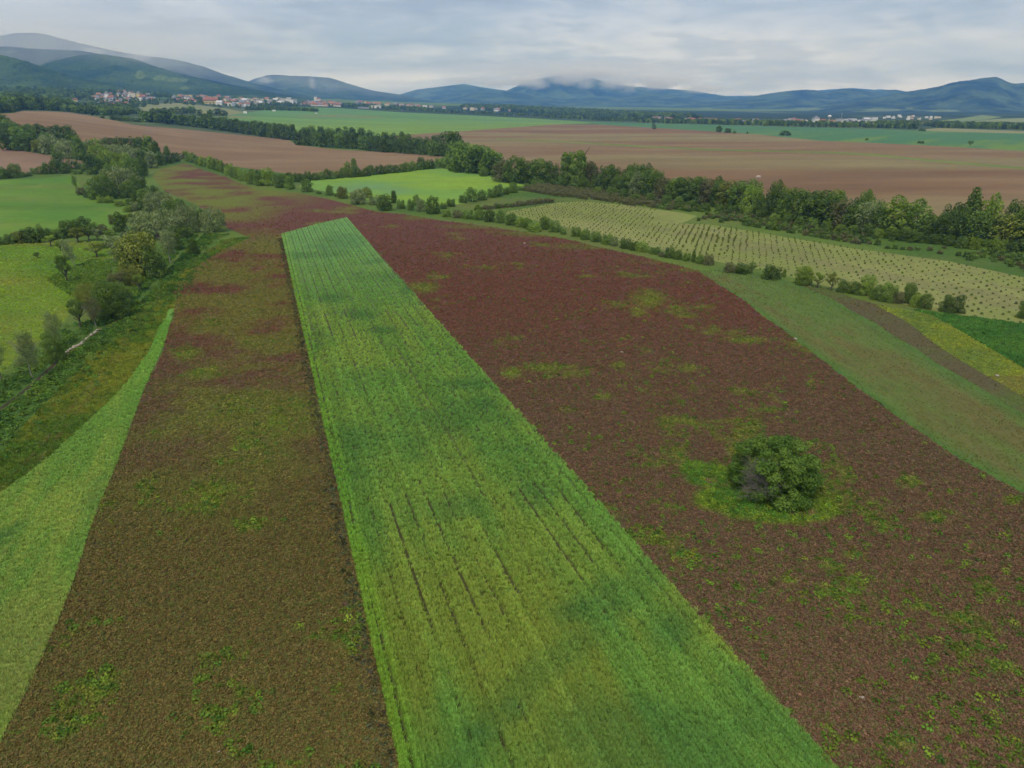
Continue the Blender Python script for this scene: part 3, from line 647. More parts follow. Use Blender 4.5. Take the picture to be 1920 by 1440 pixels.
# ------------------------------------------------------------------ tree and shrub kinds (unit size: 1 high, 1 wide)
def lobes_for(kind, r):
    L = []
    if kind == 'round':
        L.append((0, 0, .48, .29, .33))
        n = r.randint(15, 20)
        for i in range(n):
            a = i*2.4 + r.uniform(-.4, .4); z = .24 + .66*((i + .5)/n); k = math.sqrt(max(.05, 1 - ((z - .46)/.58)**2))
            d = .31*k*r.uniform(.75, 1.08); L.append((math.cos(a)*d*1.06, math.sin(a)*d*1.06, z - .04, r.uniform(.10, .18), r.uniform(.085, .15)))
        L.append((r.uniform(-.1, .1), r.uniform(-.1, .1), .86, .16, .14))
        for i in range(5): a = i*1.26 + r.random(); L.append((math.cos(a)*.26, math.sin(a)*.26, .17, .17, .15))
    elif kind == 'shrub':
        L.append((0, 0, .40, .34, .38))
        for i in range(12):
            a = i*2.4 + r.uniform(-.5, .5); z = .16 + .66*((i + .5)/12)**.9; k = math.sqrt(max(.08, 1 - ((z - .2)/.8)**2))
            d = .33*k*r.uniform(.8, 1.1); L.append((math.cos(a)*d, math.sin(a)*d, z, r.uniform(.12, .19), r.uniform(.12, .2)))
        for i in range(6): a = i*1.05 + r.random(); L.append((math.cos(a)*.31, math.sin(a)*.31, .13, .16, .16))
    elif kind == 'tall':
        for i in range(13):
            z = .10 + .80*i/12; k = (1 - ((z - .42)/.62)**2)**.5 if abs(z - .42) < .6 else .25
            for q in range(2):
                a = i*2.1 + q*3.1 + r.uniform(-.5, .5); d = .26*k*r.uniform(.6, 1.)
                L.append((math.cos(a)*d, math.sin(a)*d, z, r.uniform(.17, .25)*max(k, .45), r.uniform(.08, .12)))
        L.append((0, 0, .45, .26, .36))
    elif kind == 'willow':
        L.append((0, 0, .46, .38, .36))
        for i in range(26):
            a = i*2.4 + r.uniform(-.3, .3); z = .26 + .64*((i + .5)/26); k = math.sqrt(max(.03, 1 - ((z - .36)/.62)**2))
            d = .37*k*r.uniform(.85, 1.08); L.append((math.cos(a)*d, math.sin(a)*d, z, r.uniform(.085, .13), r.uniform(.07, .11)))
        for i in range(6): a = i*1.05 + r.random(); L.append((math.cos(a)*.33, math.sin(a)*.33, .17, .14, .15))
    elif kind == 'open':
        for i in range(13):
            a = i*2.4 + r.uniform(-.4, .4); z = .46 + .42*r.random(); d = .38*r.uniform(.2, 1.)*math.sqrt(max(.15, 1 - ((z - .5)/.55)**2))
            L.append((math.cos(a)*d, math.sin(a)*d, z, r.uniform(.11, .17), r.uniform(.07, .12)))
    elif kind == 'thin':
        for i in range(16):
            a = i*2.4; z = .30 + .62*((i + .5)/16); d = .30*r.uniform(.2, 1.)*math.sqrt(max(.1, 1 - ((z - .55)/.5)**2))
            L.append((math.cos(a)*d, math.sin(a)*d, z, r.uniform(.12, .18), r.uniform(.09, .14)))
    elif kind == 'conifer':
        for i in range(12):
            z = .14 + .78*i/11; w = .44*(1 - z)**.85 + .03
            for q in range(4):
                a = q*1.57 + i*.7 + r.uniform(-.2, .2); L.append((math.cos(a)*w*.6, math.sin(a)*w*.6, z, w*.5 + .03, .055))
    return L
def crown_mesh(name, kind, seed, ls, cover=2.1):
    r = random.Random(seed); g = np.random.default_rng(seed)
    L = np.array(lobes_for(kind, r)); area = (L[:, 3]*(L[:, 3] + L[:, 4])/2); nt = area.sum()*4*math.pi
    if kind in ('open', 'thin'): cover *= {'open': .9, 'thin': .8}[kind]
    n = int(min(nt*.45*cover/ls**2, 26000))
    pick = g.choice(len(L), n*2, p=area/area.sum())
    d = g.normal(size=(n*2, 3)); d /= np.linalg.norm(d, axis=1)[:, None]
    rad = 1 - np.abs(g.normal(0, .16 if kind not in ('open', 'thin') else .4, n*2)); rad = np.clip(rad, .05, 1.0)*g.uniform(.9, 1.1, n*2)
    l = L[pick]; P = l[:, :3] + d*rad[:, None]*np.stack([l[:, 3], l[:, 3], l[:, 4]], 1)
    # keep what is not buried in another lobe
    q = np.full(len(P), 9.)
    for k in range(len(L)):
        e = (P - L[k, :3])/np.array([L[k, 3], L[k, 3], L[k, 4]]); v = np.linalg.norm(e, axis=1); v[pick == k] = 9; q = np.minimum(q, v)
    keep = (q > .62) & (P[:, 2] > .015)
    P, d, pick = P[keep][:n], d[keep][:n], pick[keep][:n]; n = len(P)
    if kind == 'willow': d = d*np.array([1, 1, .8])
    nr = d + g.normal(0, .55, (n, 3)) + np.array([0, 0, .35]); nr /= np.linalg.norm(nr, axis=1)[:, None]
    t = np.cross(nr, g.normal(size=(n, 3))); t /= np.linalg.norm(t, axis=1)[:, None]; b = np.cross(nr, t)
    if kind == 'willow':
        t = np.stack([d[:, 0]*.3, d[:, 1]*.3, -np.ones(n)], 1) + g.normal(0, .35, (n, 3)); t /= np.linalg.norm(t, axis=1)[:, None]; b = np.cross(nr, t)
    s = ls*g.uniform(.55, 1.35, n)[:, None]; w = s*(.5 if kind in ('willow', 'thin') else .72); s = s*(1.5 if kind == 'willow' else 1)
    bend = nr*s*.18
    V = np.stack([P - t*s*.6, P + b*w*.55 + bend, P + t*s*.6, P - b*w*.55 + bend], 1).reshape(-1, 3)
    Fc = np.arange(4*n).reshape(-1, 4)
    lt = g.uniform(.2, .8, len(L)); tint = np.clip((lt[pick] - .2)*1.1 + g.uniform(0, .42, n), 0, 1)
    return mesh_np(name, V, Fc, {'tint': ('FACE', tint)})
def tube(V, Fq, p0, p1, r0, r1, n=6):
    p0, p1 = Vector(p0), Vector(p1); d = (p1 - p0).normalized(); a = d.orthogonal().normalized(); b = d.cross(a); k = len(V)
    for p, r in ((p0, r0), (p1, r1)):
        for i in range(n): q = p + (a*math.cos(2*math.pi*i/n) + b*math.sin(2*math.pi*i/n))*r; V.append(tuple(q))
    for i in range(n): j = (i + 1) % n; Fq.append((k+i, k+j, k+n+j, k+n+i))
def trunk_mesh(name, kind, seed, mat=None):
    r = random.Random(seed); V, Fq = [], []
    top = {'round': .55, 'shrub': .35, 'tall': .8, 'willow': .5, 'open': .40, 'thin': .62, 'conifer': .9}[kind]
    th = {'round': .040, 'shrub': .03, 'tall': .04, 'willow': .04, 'open': .045, 'thin': .022, 'conifer': .04}[kind]
    pts = [(0, 0, -.02)]
    for i in range(1, 5): pts.append((pts[-1][0] + r.uniform(-.025, .025), pts[-1][1] + r.uniform(-.025, .025), top*i/4))
    for i in range(4): tube(V, Fq, pts[i], pts[i+1], th*(1 - i*.2), th*(1 - (i+1)*.2), 7)
    n = {'open': 10, 'thin': 12, 'round': 7, 'willow': 8, 'tall': 8, 'shrub': 6, 'conifer': 0}[kind]
    for i in range(n):
        f = r.uniform(.45, 1.); z = top*f; k = min(3, int(f*4)); p = Vector(pts[k]).lerp(Vector(pts[k+1]), f*4 - k if k < 4 else 1)
        a = i*2.4 + r.random(); ln = r.uniform(.22, .36); q = p + Vector((math.cos(a)*ln, math.sin(a)*ln, r.uniform(.10, .32)))
        tube(V, Fq, p, q, th*.42, th*.16, 5)
        if kind in ('open', 'thin'):
            for e in range(3): w = q + Vector((r.uniform(-.14, .14), r.uniform(-.14, .14), r.uniform(.02, .16))); tube(V, Fq, q, w, th*.16, th*.06, 4)
    me = mesh_np(name, V, Fq, None, True); me.materials.append(mat or BARK); return me
CROWNS, TRUNKS = {}, {}
LSZ = {'hi': .024, 'mid': .046, 'low': .085, 'tiny': .15}
def crown(kind, tone, lod, var):
    var %= {'round': 4, 'shrub': 3, 'willow': 3}.get(kind, 2)
    key = (kind, lod, var)
    if key not in CROWNS: CROWNS[key] = crown_mesh('crown_' + kind, kind, hash((len(kind)*7 + var*13 + ord(kind[0]))) % 9999, LSZ[lod]*(1 if kind not in ('willow', 'thin') else .85))
    k2 = key + (tone,)
    if k2 not in CROWNS:
        me = CROWNS[key].copy(); me.materials.clear(); me.materials.append(LEAF[tone]); CROWNS[k2] = me
    return CROWNS[k2]
def trunk(kind, var, pale=False):
    key = (kind, var % 3, pale)
    if key not in TRUNKS: TRUNKS[key] = trunk_mesh('trunk_' + kind, kind, 31 + var % 3 + len(kind), PALE_BARK if pale else BARK)
    return TRUNKS[key]
ORD = 'first second third fourth fifth sixth seventh eighth ninth tenth eleventh twelfth thirteenth fourteenth fifteenth sixteenth seventeenth eighteenth nineteenth twentieth'.split()
TENS = {2: 'twenty', 3: 'thirty', 4: 'forty', 5: 'fifty', 6: 'sixty', 7: 'seventy'}
def ordinal(n):
    if n <= 20: return ORD[n-1]
    t, u = divmod(n, 10)
    return (TENS[t][:-1] + 'ieth') if u == 0 else TENS[t] + '-' + ORD[u-1]
TONE_WORD = {'d': 'dark green', 'm': 'mid green', 'l': 'light green', 's': 'grey-green', 'y': 'yellowish green', 'b': 'dull brownish green', 'c': 'blackish green'}
KIND_NAME = {'round': 'broadleaf_tree', 'shrub': 'shrub', 'tall': 'poplar_tree', 'willow': 'willow_tree', 'open': 'orchard_tree', 'thin': 'slender_tree', 'conifer': 'conifer_tree'}
KIND_WORD = {'round': 'round-crowned tree', 'shrub': 'bush', 'tall': 'upright tree', 'willow': 'domed willow', 'open': 'open-crowned small tree', 'thin': 'thin feathery tree', 'conifer': 'conical tree'}
KIND_CAT = {'shrub': 'shrub'}
NTREE = [0]
def plant(x, y, h, w, kind, tone, lean=0., pale=False, name=None):
    """one tree or shrub: Empty at its base, trunk and crown under it. x, y: foot as surveyed in the photo; h, w: size there"""
    g0 = G(x, y); dep = g0.y*CP - (g0.z - H)*SP; wm = w*dep/F
    back = wm*(.30 if kind in ('shrub', 'round', 'willow') else .06)
    Y = g0.y + back; X = g0.x*Y/g0.y; z = float(zxy(X, Y))
    _, s = us(x, y - h*1.08); hm = max(.6, H + float(s)*Y - z)
    lod = 'hi' if Y < 215 else 'mid' if Y < 560 else 'low' if Y < 1300 else 'tiny'
    NTREE[0] += 1; v = NTREE[0]*7 + int(x)
    e = empty(name or KIND_NAME[kind], (X, Y, z - .05), rnd.uniform(0, 6.28), (wm*1.08, wm*1.08, hm*1.03))
    if lean: e.rotation_euler = (0, -lean, 0)
    if Y < 1300: obj('trunk', trunk(kind, v, pale), e)
    obj('crown', crown(kind, tone, lod, v), e)
    return e
def labelled(L, group, place, cat=None, wide=1.0):
    """plants of one place, each told by its look and, where looks repeat, by its order from the left"""
    cnt = {}
    for t in sorted(L, key=lambda t: t[0]):
        x, y, h, w, kind, tone = t[:6]; e = plant(x, y, h, w*wide, kind, tone)
        lk = f'{TONE_WORD[tone]} {KIND_WORD[kind]}'; cnt.setdefault(lk, []).append((e, kind))
    for lk, es in cnt.items():
        for i, (e, kind) in enumerate(es):
            lab = f'{lk} {place}' if len(es) == 1 else f'{lk}, {ordinal(i + 1)} such from left {place}'
            tag(e, lab, cat or KIND_CAT.get(kind, 'tree'), group)
def single(label, *t, **k):
    e = plant(*t, **k); tag(e, label, KIND_CAT.get(t[4], 'tree')); return e

# --- beside the stream, nearest first
single('thin bare-looking tree at the edge of view beside the stream', 4, 716, 86, 48, 'thin', 's')
single('slender feathery tree with pale trunk over the stream', 62, 711, 84, 58, 'thin', 's', pale=True)
single('hazy grey-green sapling tree behind the bush on the stream', 106, 652, 62, 42, 'thin', 's')
single('dark bush overhanging the stream bed beside a hazy sapling tree', 108, 682, 56, 44, 'round', 'm')
single('dark open tree with bent trunk beside the stone-lined stream', 151, 614, 54, 42, 'open', 'd')
single('thin grey tree with white trunk at the end of the stone bank', 181, 614, 50, 40, 'thin', 'b', pale=True)
single('big glossy dark green tree standing over the stream', 214, 603, 72, 72, 'round', 'd')
single('pale yellow-green dome-shaped willow behind the big dark streamside tree', 178, 572, 40, 66, 'willow', 'y')
single('mid green tree just behind the big dark streamside tree', 232, 582, 44, 48, 'round', 'm')
single('bright yellow-green young tree on the stream bank', 264, 546, 34, 26, 'open', 'l')
single('dull bush behind the bright young tree on the bank', 243, 540, 40, 44, 'shrub', 'y')
single('dull open bush with bare twigs below the big yellow-green tree', 222, 545, 36, 34, 'open', 'b')
single('big yellow-green layered tree in the middle of the stream trees', 268, 522, 82, 84, 'round', 'y')
single('dark green tree filling the foot of the big yellow-green tree', 294, 524, 58, 48, 'round', 'd')
single('thin grey-green tree with dark trunk by the big yellow-green tree', 228, 506, 52, 40, 'thin', 's')
single('pale grey-green tree with short trunk at the pasture corner', 216, 479, 40, 46, 'open', 's')
single('grey-green tree with bare lower trunk beside the dark gully', 320, 494, 58, 42, 'thin', 's', pale=True)
single('dark grey tree crowded against the big grey-green willow', 330, 470, 42, 36, 'round', 'd')
single('small dark upright tree alone on the grassy bank', 365, 479, 32, 22, 'round', 'd')
single('widest grey-green willow dome in the stream trees', 296, 450, 54, 104, 'willow', 's')
single('rounded grey-green willow between two neighbours above the dark gully', 352, 438, 54, 52, 'willow', 's')
single('outermost grey-green willow with visible stems next to the clover', 402, 437, 46, 48, 'willow', 's')
single('dark tree squeezed between two grey-green willows', 379, 428, 34, 20, 'round', 'd')
single('dark bushy tree beside the grassy field edge with grey twigs', 228, 436, 36, 30, 'round', 'd')
single('thin grey twiggy bush next to a dark tree at the field edge', 212, 430, 26, 20, 'thin', 'b')
single('rounded dark bush in front of the wide grey-green willow', 346, 448, 24, 40, 'shrub', 'd')
single('thin lone tree standing at the corner of the lush green field', 143, 357, 26, 14, 'thin', 'm')
single('leaning grey tree with a fallen branch in the pasture', 142, 502, 52, 30, 'thin', 's', lean=.24, pale=True)
single('dark open-crowned tree with tall bare trunk in the pasture', 126, 530, 50, 34, 'open', 'd')
single('tiny leaning fruit tree alone in the pasture', 72, 484, 12, 15, 'open', 'd', lean=.3)
single('spreading reddish-tinged fruit tree in the open pasture', 182, 482, 27, 38, 'open', 'y')
single('bright small fruit tree in front of the hedge', 96, 462, 22, 26, 'open', 'l')
single('wide pale fruit tree in front of the dark hedge trees', 148, 455, 28, 36, 'open', 'y')
single('dark fruit tree beside the wide pale one', 167, 451, 26, 26, 'open', 'd')
single('grey-green fruit tree nearest the stream willows', 183, 451, 24, 24, 'open', 's')
single('small yellowish bushy tree behind the leaning grey tree', 114, 470, 20, 22, 'open', 'l')
labelled([(-12,460,18,30,'shrub','m'),(8,459,17,30,'shrub','m'),(24,458,20,26,'shrub','m'),(38,457,24,28,'shrub','y'),(54,456,28,32,'shrub','d'),(70,456,32,34,'shrub','d'),(86,453,26,26,'shrub','d'),(104,449,20,24,'shrub','m'),(117,448,22,22,'shrub','m'),(129,447,32,30,'round','d'),(145,443,30,26,'round','d'),(161,440,32,32,'round','d'),(176,441,24,22,'shrub','m'),(192,440,20,24,'shrub','b'),(206,449,18,26,'shrub','m'),(218,460,16,22,'shrub','y'),(196,466,12,20,'shrub','m')], 'hedge plants between the lush field and the pasture', 'in the hedge above the pasture')
# --- the stream trees further up
labelled([(300,402,42,58,'willow','s'),(320,408,30,34,'round','m'),(277,396,40,34,'round','m'),(262,392,34,26,'round','d'),(248,392,22,22,'shrub','m'),(256,396,18,22,'shrub','s'),(338,400,26,26,'round','m'),
          (226,366,50,84,'willow','s'),(196,372,44,36,'willow','m'),(180,375,36,32,'round','m'),(210,374,34,28,'round','d'),(240,372,30,32,'round','m'),(258,366,34,26,'round','m'),(270,362,30,18,'round','d'),(292,378,28,22,'round','d'),
          (154,366,15,18,'shrub','b'),(166,371,16,18,'shrub','d'),(190,381,12,18,'shrub','l'),(206,381,13,22,'shrub','l'),(226,387,13,26,'shrub','l'),(240,398,12,18,'shrub','l'),(238,415,14,26,'shrub','y'),(252,420,18,26,'round','d'),(310,432,26,34,'round','m'),(262,446,22,30,'round','m'),(236,452,18,24,'shrub','s')], 'trees along the upper stream', 'among the stream trees below the grove')
# --- the grove
labelled([(2,240,26,34,'round','d'),(14,250,26,32,'round','m'),(28,252,22,30,'round','d'),(-10,262,34,40,'round','d'),(12,268,34,38,'round','d'),(34,262,28,36,'round','m'),(54,258,24,28,'round','m'),(72,262,28,34,'round','d'),(92,262,24,26,'round','d'),(110,262,26,26,'round','d'),(126,264,28,30,'round','d'),(137,276,30,28,'round','d'),(88,276,26,28,'round','m'),(62,270,26,26,'round','m'),(46,272,26,26,'round','m'),(110,275,26,24,'round','d')], 'back trees of the grove', 'at the back of the grove')
labelled([(20,283,40,34,'round','d'),(40,284,44,34,'round','m'),(58,285,30,26,'round','d'),(72,287,24,24,'round','y'),(96,290,36,40,'willow','s'),(84,289,18,20,'shrub','d'),(118,286,26,24,'willow','s'),(108,294,22,20,'round','m'),(128,298,34,38,'willow','s'),(151,300,42,28,'tall','m'),(166,290,26,26,'round','m'),(182,283,22,28,'round','l'),(205,281,22,30,'round','d'),(226,282,24,28,'round','d'),(246,284,26,28,'round','d'),(264,292,32,30,'tall','d'),(283,298,40,28,'tall','m'),(296,302,34,18,'tall','d'),(314,293,18,13,'tall','m'),
          (186,304,32,38,'willow','l'),(212,298,26,36,'willow','s'),(236,300,28,36,'willow','s'),(258,305,26,30,'willow','s'),(205,318,34,40,'willow','l'),(232,316,28,36,'willow','l'),(226,332,30,36,'willow','l'),(252,334,36,36,'round','m'),(268,330,34,24,'round','d'),(270,310,28,28,'round','d'),(284,316,30,28,'round','s'),(302,311,26,24,'round','d'),(318,307,22,24,'round','d'),(332,304,17,16,'round','d'),(172,325,36,26,'round','d'),(190,327,28,24,'round','d'),(207,337,28,28,'round','m'),(222,343,26,24,'willow','m'),(176,312,20,24,'round','m'),(344,299,12,12,'shrub','b')], 'front trees of the grove', 'at the front of the grove')
labelled([(-14,337,22,26,'shrub','m'),(6,336,22,24,'shrub','m'),(19,334,18,20,'shrub','y'),(31,334,26,28,'round','m'),(50,331,9,20,'shrub','d'),(66,327,13,18,'shrub','m'),(80,327,16,18,'shrub','y'),(90,327,22,22,'shrub','d'),(108,326,26,28,'shrub','d'),(113,318,32,26,'round','d'),(124,326,20,22,'shrub','d'),(140,322,22,28,'shrub','d'),(158,322,18,22,'shrub','d'),(144,327,10,20,'shrub','m'),(172,328,14,20,'shrub','d')], 'hedge plants below the tilled field', 'in the hedge below the tilled field')
# --- hedge between the grove and the lone bushes
def along(pts, step, hfun, wfun, kinds, tones, jy=1.2, seed=1):
    r = random.Random(seed); xs, ys = zip(*pts); o = []; x = xs[0]
    while x <= xs[-1]:
        y = float(np.interp(x, xs, ys)); h = hfun(x)*r.uniform(.82, 1.15)
        o.append((x, y + r.uniform(-jy, jy), h, wfun(x)*r.uniform(.85, 1.2), r.choice(kinds), r.choice(tones))); x += step*r.uniform(.8, 1.2)
    return o
labelled(along([(350,300),(380,311),(410,320),(440,333),(460,341)], 8, lambda x: 18 + (x - 350)*.06, lambda x: 17, ['shrub', 'shrub', 'round'], 'lmlmd', seed=4) + [(472,346,26,22,'shrub','l'),(486,349,24,22,'round','m'),(503,349,32,32,'round','l'),(525,353,24,24,'round','m'),(545,356,26,22,'round','m')], 'bright hedge below the grove', 'in the bright hedge by the ploughed field')
labelled(along([(474,338),(520,343),(560,341),(620,336),(700,329),(760,323),(810,316)], 11, lambda x: 17 if x > 540 else 20, lambda x: 17, ['shrub', 'shrub', 'round'], 'ddmd', .8, 5) + [(653,326,22,16,'round','l'),(665,327,28,15,'tall','m'),(790,318,22,18,'round','d')], 'dark hedge behind the hay field', 'in the dark hedge behind the hay field')
single('small round tree alone between the hedge and the hay field', 576, 361, 24, 25, 'round', 'm')
single('dark round bush where the tall belt meets the hay field', 840, 316, 22, 26, 'shrub', 'm')
labelled([(618,367,19,19,'round','m'),(643,373,22,24,'round','y'),(672,384,28,36,'round','s'),(690,372,20,22,'round','y'),(702,385,18,24,'shrub','s'),(722,396,30,34,'round','d'),(739,381,22,14,'tall','d'),(752,392,18,18,'shrub','m'),(771,395,20,16,'round','m'),(789,397,24,22,'round','s'),(812,402,32,32,'round','m'),(832,392,12,14,'shrub','d'),(846,388,15,18,'shrub','d'),(780,386,20,14,'round','m'),(598,364,6,12,'shrub','m'),(632,369,6,12,'shrub','d')], 'bushes along the clover below the hay field', 'in the loose hedge below the hay field')
labelled([(838,407,14,20,'shrub','l'),(858,409,16,24,'shrub','b'),(878,411,18,24,'shrub','m'),(898,413,20,24,'shrub','m'),(918,417,22,26,'round','d'),(938,419,24,24,'round','m'),(958,423,22,24,'round','m'),(976,426,18,22,'shrub','l'),(1002,435,17,30,'shrub','l'),(990,429,20,22,'shrub','m'),(1022,431,24,24,'round','m'),(1040,436,24,26,'shrub','m'),(1056,440,12,14,'shrub','m'),
          (1080,444,19,22,'shrub','m'),(1098,450,20,22,'shrub','m'),(1118,454,20,24,'shrub','m'),(1138,459,20,24,'shrub','m'),(1152,462,18,16,'round','s'),(1172,467,20,24,'shrub','d'),(1188,470,18,18,'shrub','d'),(1204,473,21,28,'shrub','l'),(1228,477,15,24,'shrub','m'),(1240,482,10,14,'shrub','b'),(1254,484,21,22,'shrub','d'),(1270,487,19,20,'shrub','d'),(1287,490,17,18,'shrub','m'),(1300,492,20,10,'tall','m'),(1312,495,18,20,'shrub','m'),(1328,498,21,22,'shrub','b')], 'hedge between the clover and the sapling field', 'in the clover and sapling field hedge')
labelled([(868,381,16,18,'shrub','d'),(884,379,26,26,'round','m'),(903,376,20,22,'shrub','d'),(922,371,18,22,'shrub','m'),(934,369,22,22,'round','d'),(948,365,12,14,'shrub','d'),(963,362,20,19,'round','m'),(952,362,12,12,'shrub','m'),(976,357,8,12,'shrub','m'),(988,352,9,14,'shrub','m'),(1002,349,12,16,'shrub','m')], 'short hedge at the hay field corner', 'in the short hedge by the hay field')
single('dark reddish bush beside the last sapling row', 1368, 512, 20, 26, 'shrub', 'b')
single('wide dark bush at the end of the hedge', 1392, 514, 20, 34, 'shrub', 'd')
single('small leggy tree beside the wide dark bush', 1410, 513, 21, 17, 'open', 'm')
single('dark bush with grey twiggy top standing alone', 1445, 525, 28, 38, 'shrub', 'd')
single('tiny upright sapling tree next to the twiggy bush', 1470, 520, 15, 8, 'tall', 'l')
labelled([(1505,536,34,36,'round','l'),(1532,540,28,28,'open','l'),(1557,544,30,28,'open','y'),(1580,549,24,26,'shrub','m'),(1602,553,26,26,'shrub','m'),(1624,556,38,34,'round','l'),(1644,564,30,28,'shrub','m'),(1664,568,38,38,'shrub','m'),(1682,570,24,22,'shrub','b'),(1702,571,38,28,'round','m'),(1716,577,26,22,'shrub','l'),(1732,580,30,28,'shrub','d')], 'thick bushes at the end of the sapling field', 'in the thick bushes below the sapling field')
single('round dark green bush standing alone below the sapling field', 1783, 589, 37, 46, 'shrub', 'd')
single('bush half cut off by the edge of view below the sapling field', 1922, 600, 38, 34, 'round', 'm')
# --- the tall belt
FRONT = [(870,323,45,40,'round','m'),(893,326,50,38,'round','d'),(918,329,46,34,'round','m'),(944,342,38,34,'round','b'),(966,344,48,34,'round','m'),(988,345,40,28,'round','d'),(1013,347,46,34,'round','m'),(1035,348,42,26,'round','d'),
 (1064,353,62,28,'tall','m'),(1085,355,66,30,'tall','m'),(1104,356,50,24,'round','b'),(1094,358,24,22,'round','m'),(1120,361,34,22,'round','d'),(1139,363,50,30,'round','d'),(1159,367,36,22,'round','m'),(1178,369,44,28,'round','d'),(1198,373,48,30,'round','s'),(1216,375,54,28,'round','d'),(1240,378,44,24,'round','b'),(1262,380,40,28,'round','m'),(1283,382,46,32,'round','d'),(1302,385,50,34,'round','d'),(1325,387,48,28,'round','b'),(1344,389,46,28,'round','d'),(1363,393,50,34,'round','y'),(1386,398,54,38,'round','m'),(1408,403,52,32,'round','l'),(1427,408,42,26,'round','d'),(1446,413,56,28,'round','d'),(1465,416,44,26,'round','m'),
 (1488,421,62,42,'round','d'),(1515,425,60,40,'round','d'),(1545,429,66,50,'round','d'),(1575,433,54,34,'round','b'),(1600,437,50,36,'round','d'),(1622,440,58,32,'round','s'),(1646,443,52,38,'round','d'),(1677,447,74,46,'round','l'),(1710,450,70,42,'round','m'),(1738,453,46,28,'round','d'),(1765,457,54,38,'round','d'),(1795,461,62,40,'round','d'),(1825,465,66,42,'round','d'),(1855,468,58,38,'round','d'),(1882,471,66,52,'round','y'),(1912,473,72,40,'round','d'),(1945,476,70,44,'round','m')]
labelled(FRONT, 'front trees of the tall belt', 'in the tall belt beyond the orchard', wide=1.5)
labelled([(860,300,34,34,'willow','m'),(836,286,36,24,'round','d'),(853,293,42,26,'tall','d'),(880,300,30,30,'willow','l'),(905,305,30,26,'round','m'),(930,318,30,26,'round','m'),(1110,345,36,22,'round','d'),(1150,352,40,24,'round','d'),(1190,356,46,26,'round','m'),(1210,358,48,20,'round','d'),(1180,352,40,22,'round','d'),(1232,362,40,20,'round','m'),(1270,366,32,22,'round','m'),(1315,370,36,18,'round','m'),(1345,374,40,22,'round','d'),(1404,385,46,30,'round','m'),(1452,396,54,22,'round','d'),(1470,402,48,24,'round','l'),(1495,406,48,28,'round','l'),(1530,412,50,28,'round','m'),(1562,415,56,26,'round','l'),(1596,420,46,26,'round','d'),(1616,424,64,22,'round','m'),(1640,428,50,24,'round','m'),(1780,440,56,34,'round','d'),(1812,444,86,36,'conifer','d'),(1850,448,78,30,'round','l'),(1888,452,72,26,'round','d'),(1908,455,66,22,'round','l'),(1930,458,66,26,'round','d'),(1735,438,38,20,'round','d')], 'rear trees of the tall belt', 'at the rear of the tall belt', wide=1.5)
labelled(along([(1120,366),(1200,378),(1300,392),(1400,408),(1500,428),(1600,442),(1700,453),(1800,466),(1900,476)], 26, lambda x: 17 + (x - 1100)*.008, lambda x: 20 + (x - 1100)*.008, ['shrub', 'round'], 'mdlm', 1.5, 9), 'undergrowth bushes along the tall belt', 'at the foot of the tall belt')
labelled([(825,314,18,22,'shrub','m'),(850,321,22,24,'round','m'),(860,324,20,20,'shrub','d'),(907,331,14,18,'shrub','m'),(1015,349,12,16,'shrub','m')], 'low bushes where belt and hay field meet', 'below the belt at the hay field')
# --- the middle row of trees
labelled(along([(272,229),(330,233),(380,240),(420,245),(480,254),(520,260),(556,264)], 8.5, lambda x: 20 if x < 380 else 25, lambda x: 15, ['round', 'tall', 'tall'], 'dddm', .8, 12), 'avenue of trees above the ploughed field', 'in the tree row above the ploughed field', wide=1.3)
labelled(along([(562,272),(600,275),(640,277),(700,284),(760,288),(825,294)], 14, lambda x: 29 if x < 700 else 26, lambda x: 22, ['round', 'round', 'willow'], 'ddmd', 1., 13) + along([(570,262),(640,267),(700,273),(760,278),(820,284)], 15, lambda x: 27 if x < 700 else 24, lambda x: 19, ['round', 'tall'], 'ddm', 1., 14), 'thicker trees at the end of the tree row', 'in the thick end of the tree row', wide=1.15)
# --- far single trees and clumps
single('lone mushroom-shaped tree beyond the tree row in the green field', 648, 248, 11, 11, 'open', 'd')
single('lone dark tree at the brow of the bare field', 1226, 242, 10, 9, 'round', 'd')
labelled([(1348,248,11,13,'round','d'),(1364,249,9,13,'shrub','d'),(1377,250,5,7,'shrub','m')], 'bush clump at the field brow', 'in the clump at the field brow')
single('tiny upright bush beside the clump at the field brow', 1401, 251, 4, 4, 'tall', 'd')
single('wide dark bush at the edge of the teal field', 1472, 254, 9, 22, 'shrub', 'd')
single('very small bush on the field edge below the water tower', 1625, 263, 4, 7, 'shrub', 'd')
single('low bush on the field edge near the lone tree', 1726, 269, 5, 14, 'shrub', 'd')
single('lone round tree at the edge of the far green field', 1819, 274, 10, 12, 'open', 'd')
single('wide bush beside the pale stubble field', 1729, 246, 6, 13, 'shrub', 'd')
labelled([(x, y, h, w, k, t) for x, y, h, w, k, t in [(395,218,12,10,'round','d'),(410,217,13,14,'round','d'),(422,217,10,10,'round','d'),(375,217,11,10,'round','d'),(386,219,5,8,'shrub','m'),(310,214,11,14,'round','d'),(322,214,12,12,'round','m'),(335,214,13,12,'round','d'),(348,214,13,12,'round','d'),(360,214,14,14,'round','m'),(300,213,10,12,'round','l'),(288,214,10,12,'round','d'),(260,214,11,14,'round','m'),(248,214,10,12,'round','d'),(236,216,10,12,'round','d'),(222,217,12,14,'round','d'),(206,217,13,14,'round','d'),(192,217,14,14,'round','m'),(178,217,14,14,'round','d'),(164,214,14,14,'round','d'),(150,213,13,14,'round','d'),(140,211,14,16,'round','l'),(192,222,5,7,'shrub','d'),(212,225,10,12,'round','d'),(226,227,10,14,'round','d'),(240,228,9,14,'round','m'),(256,229,9,14,'shrub','d')]], 'trees below the hillside village', 'below the hillside village', wide=1.3)
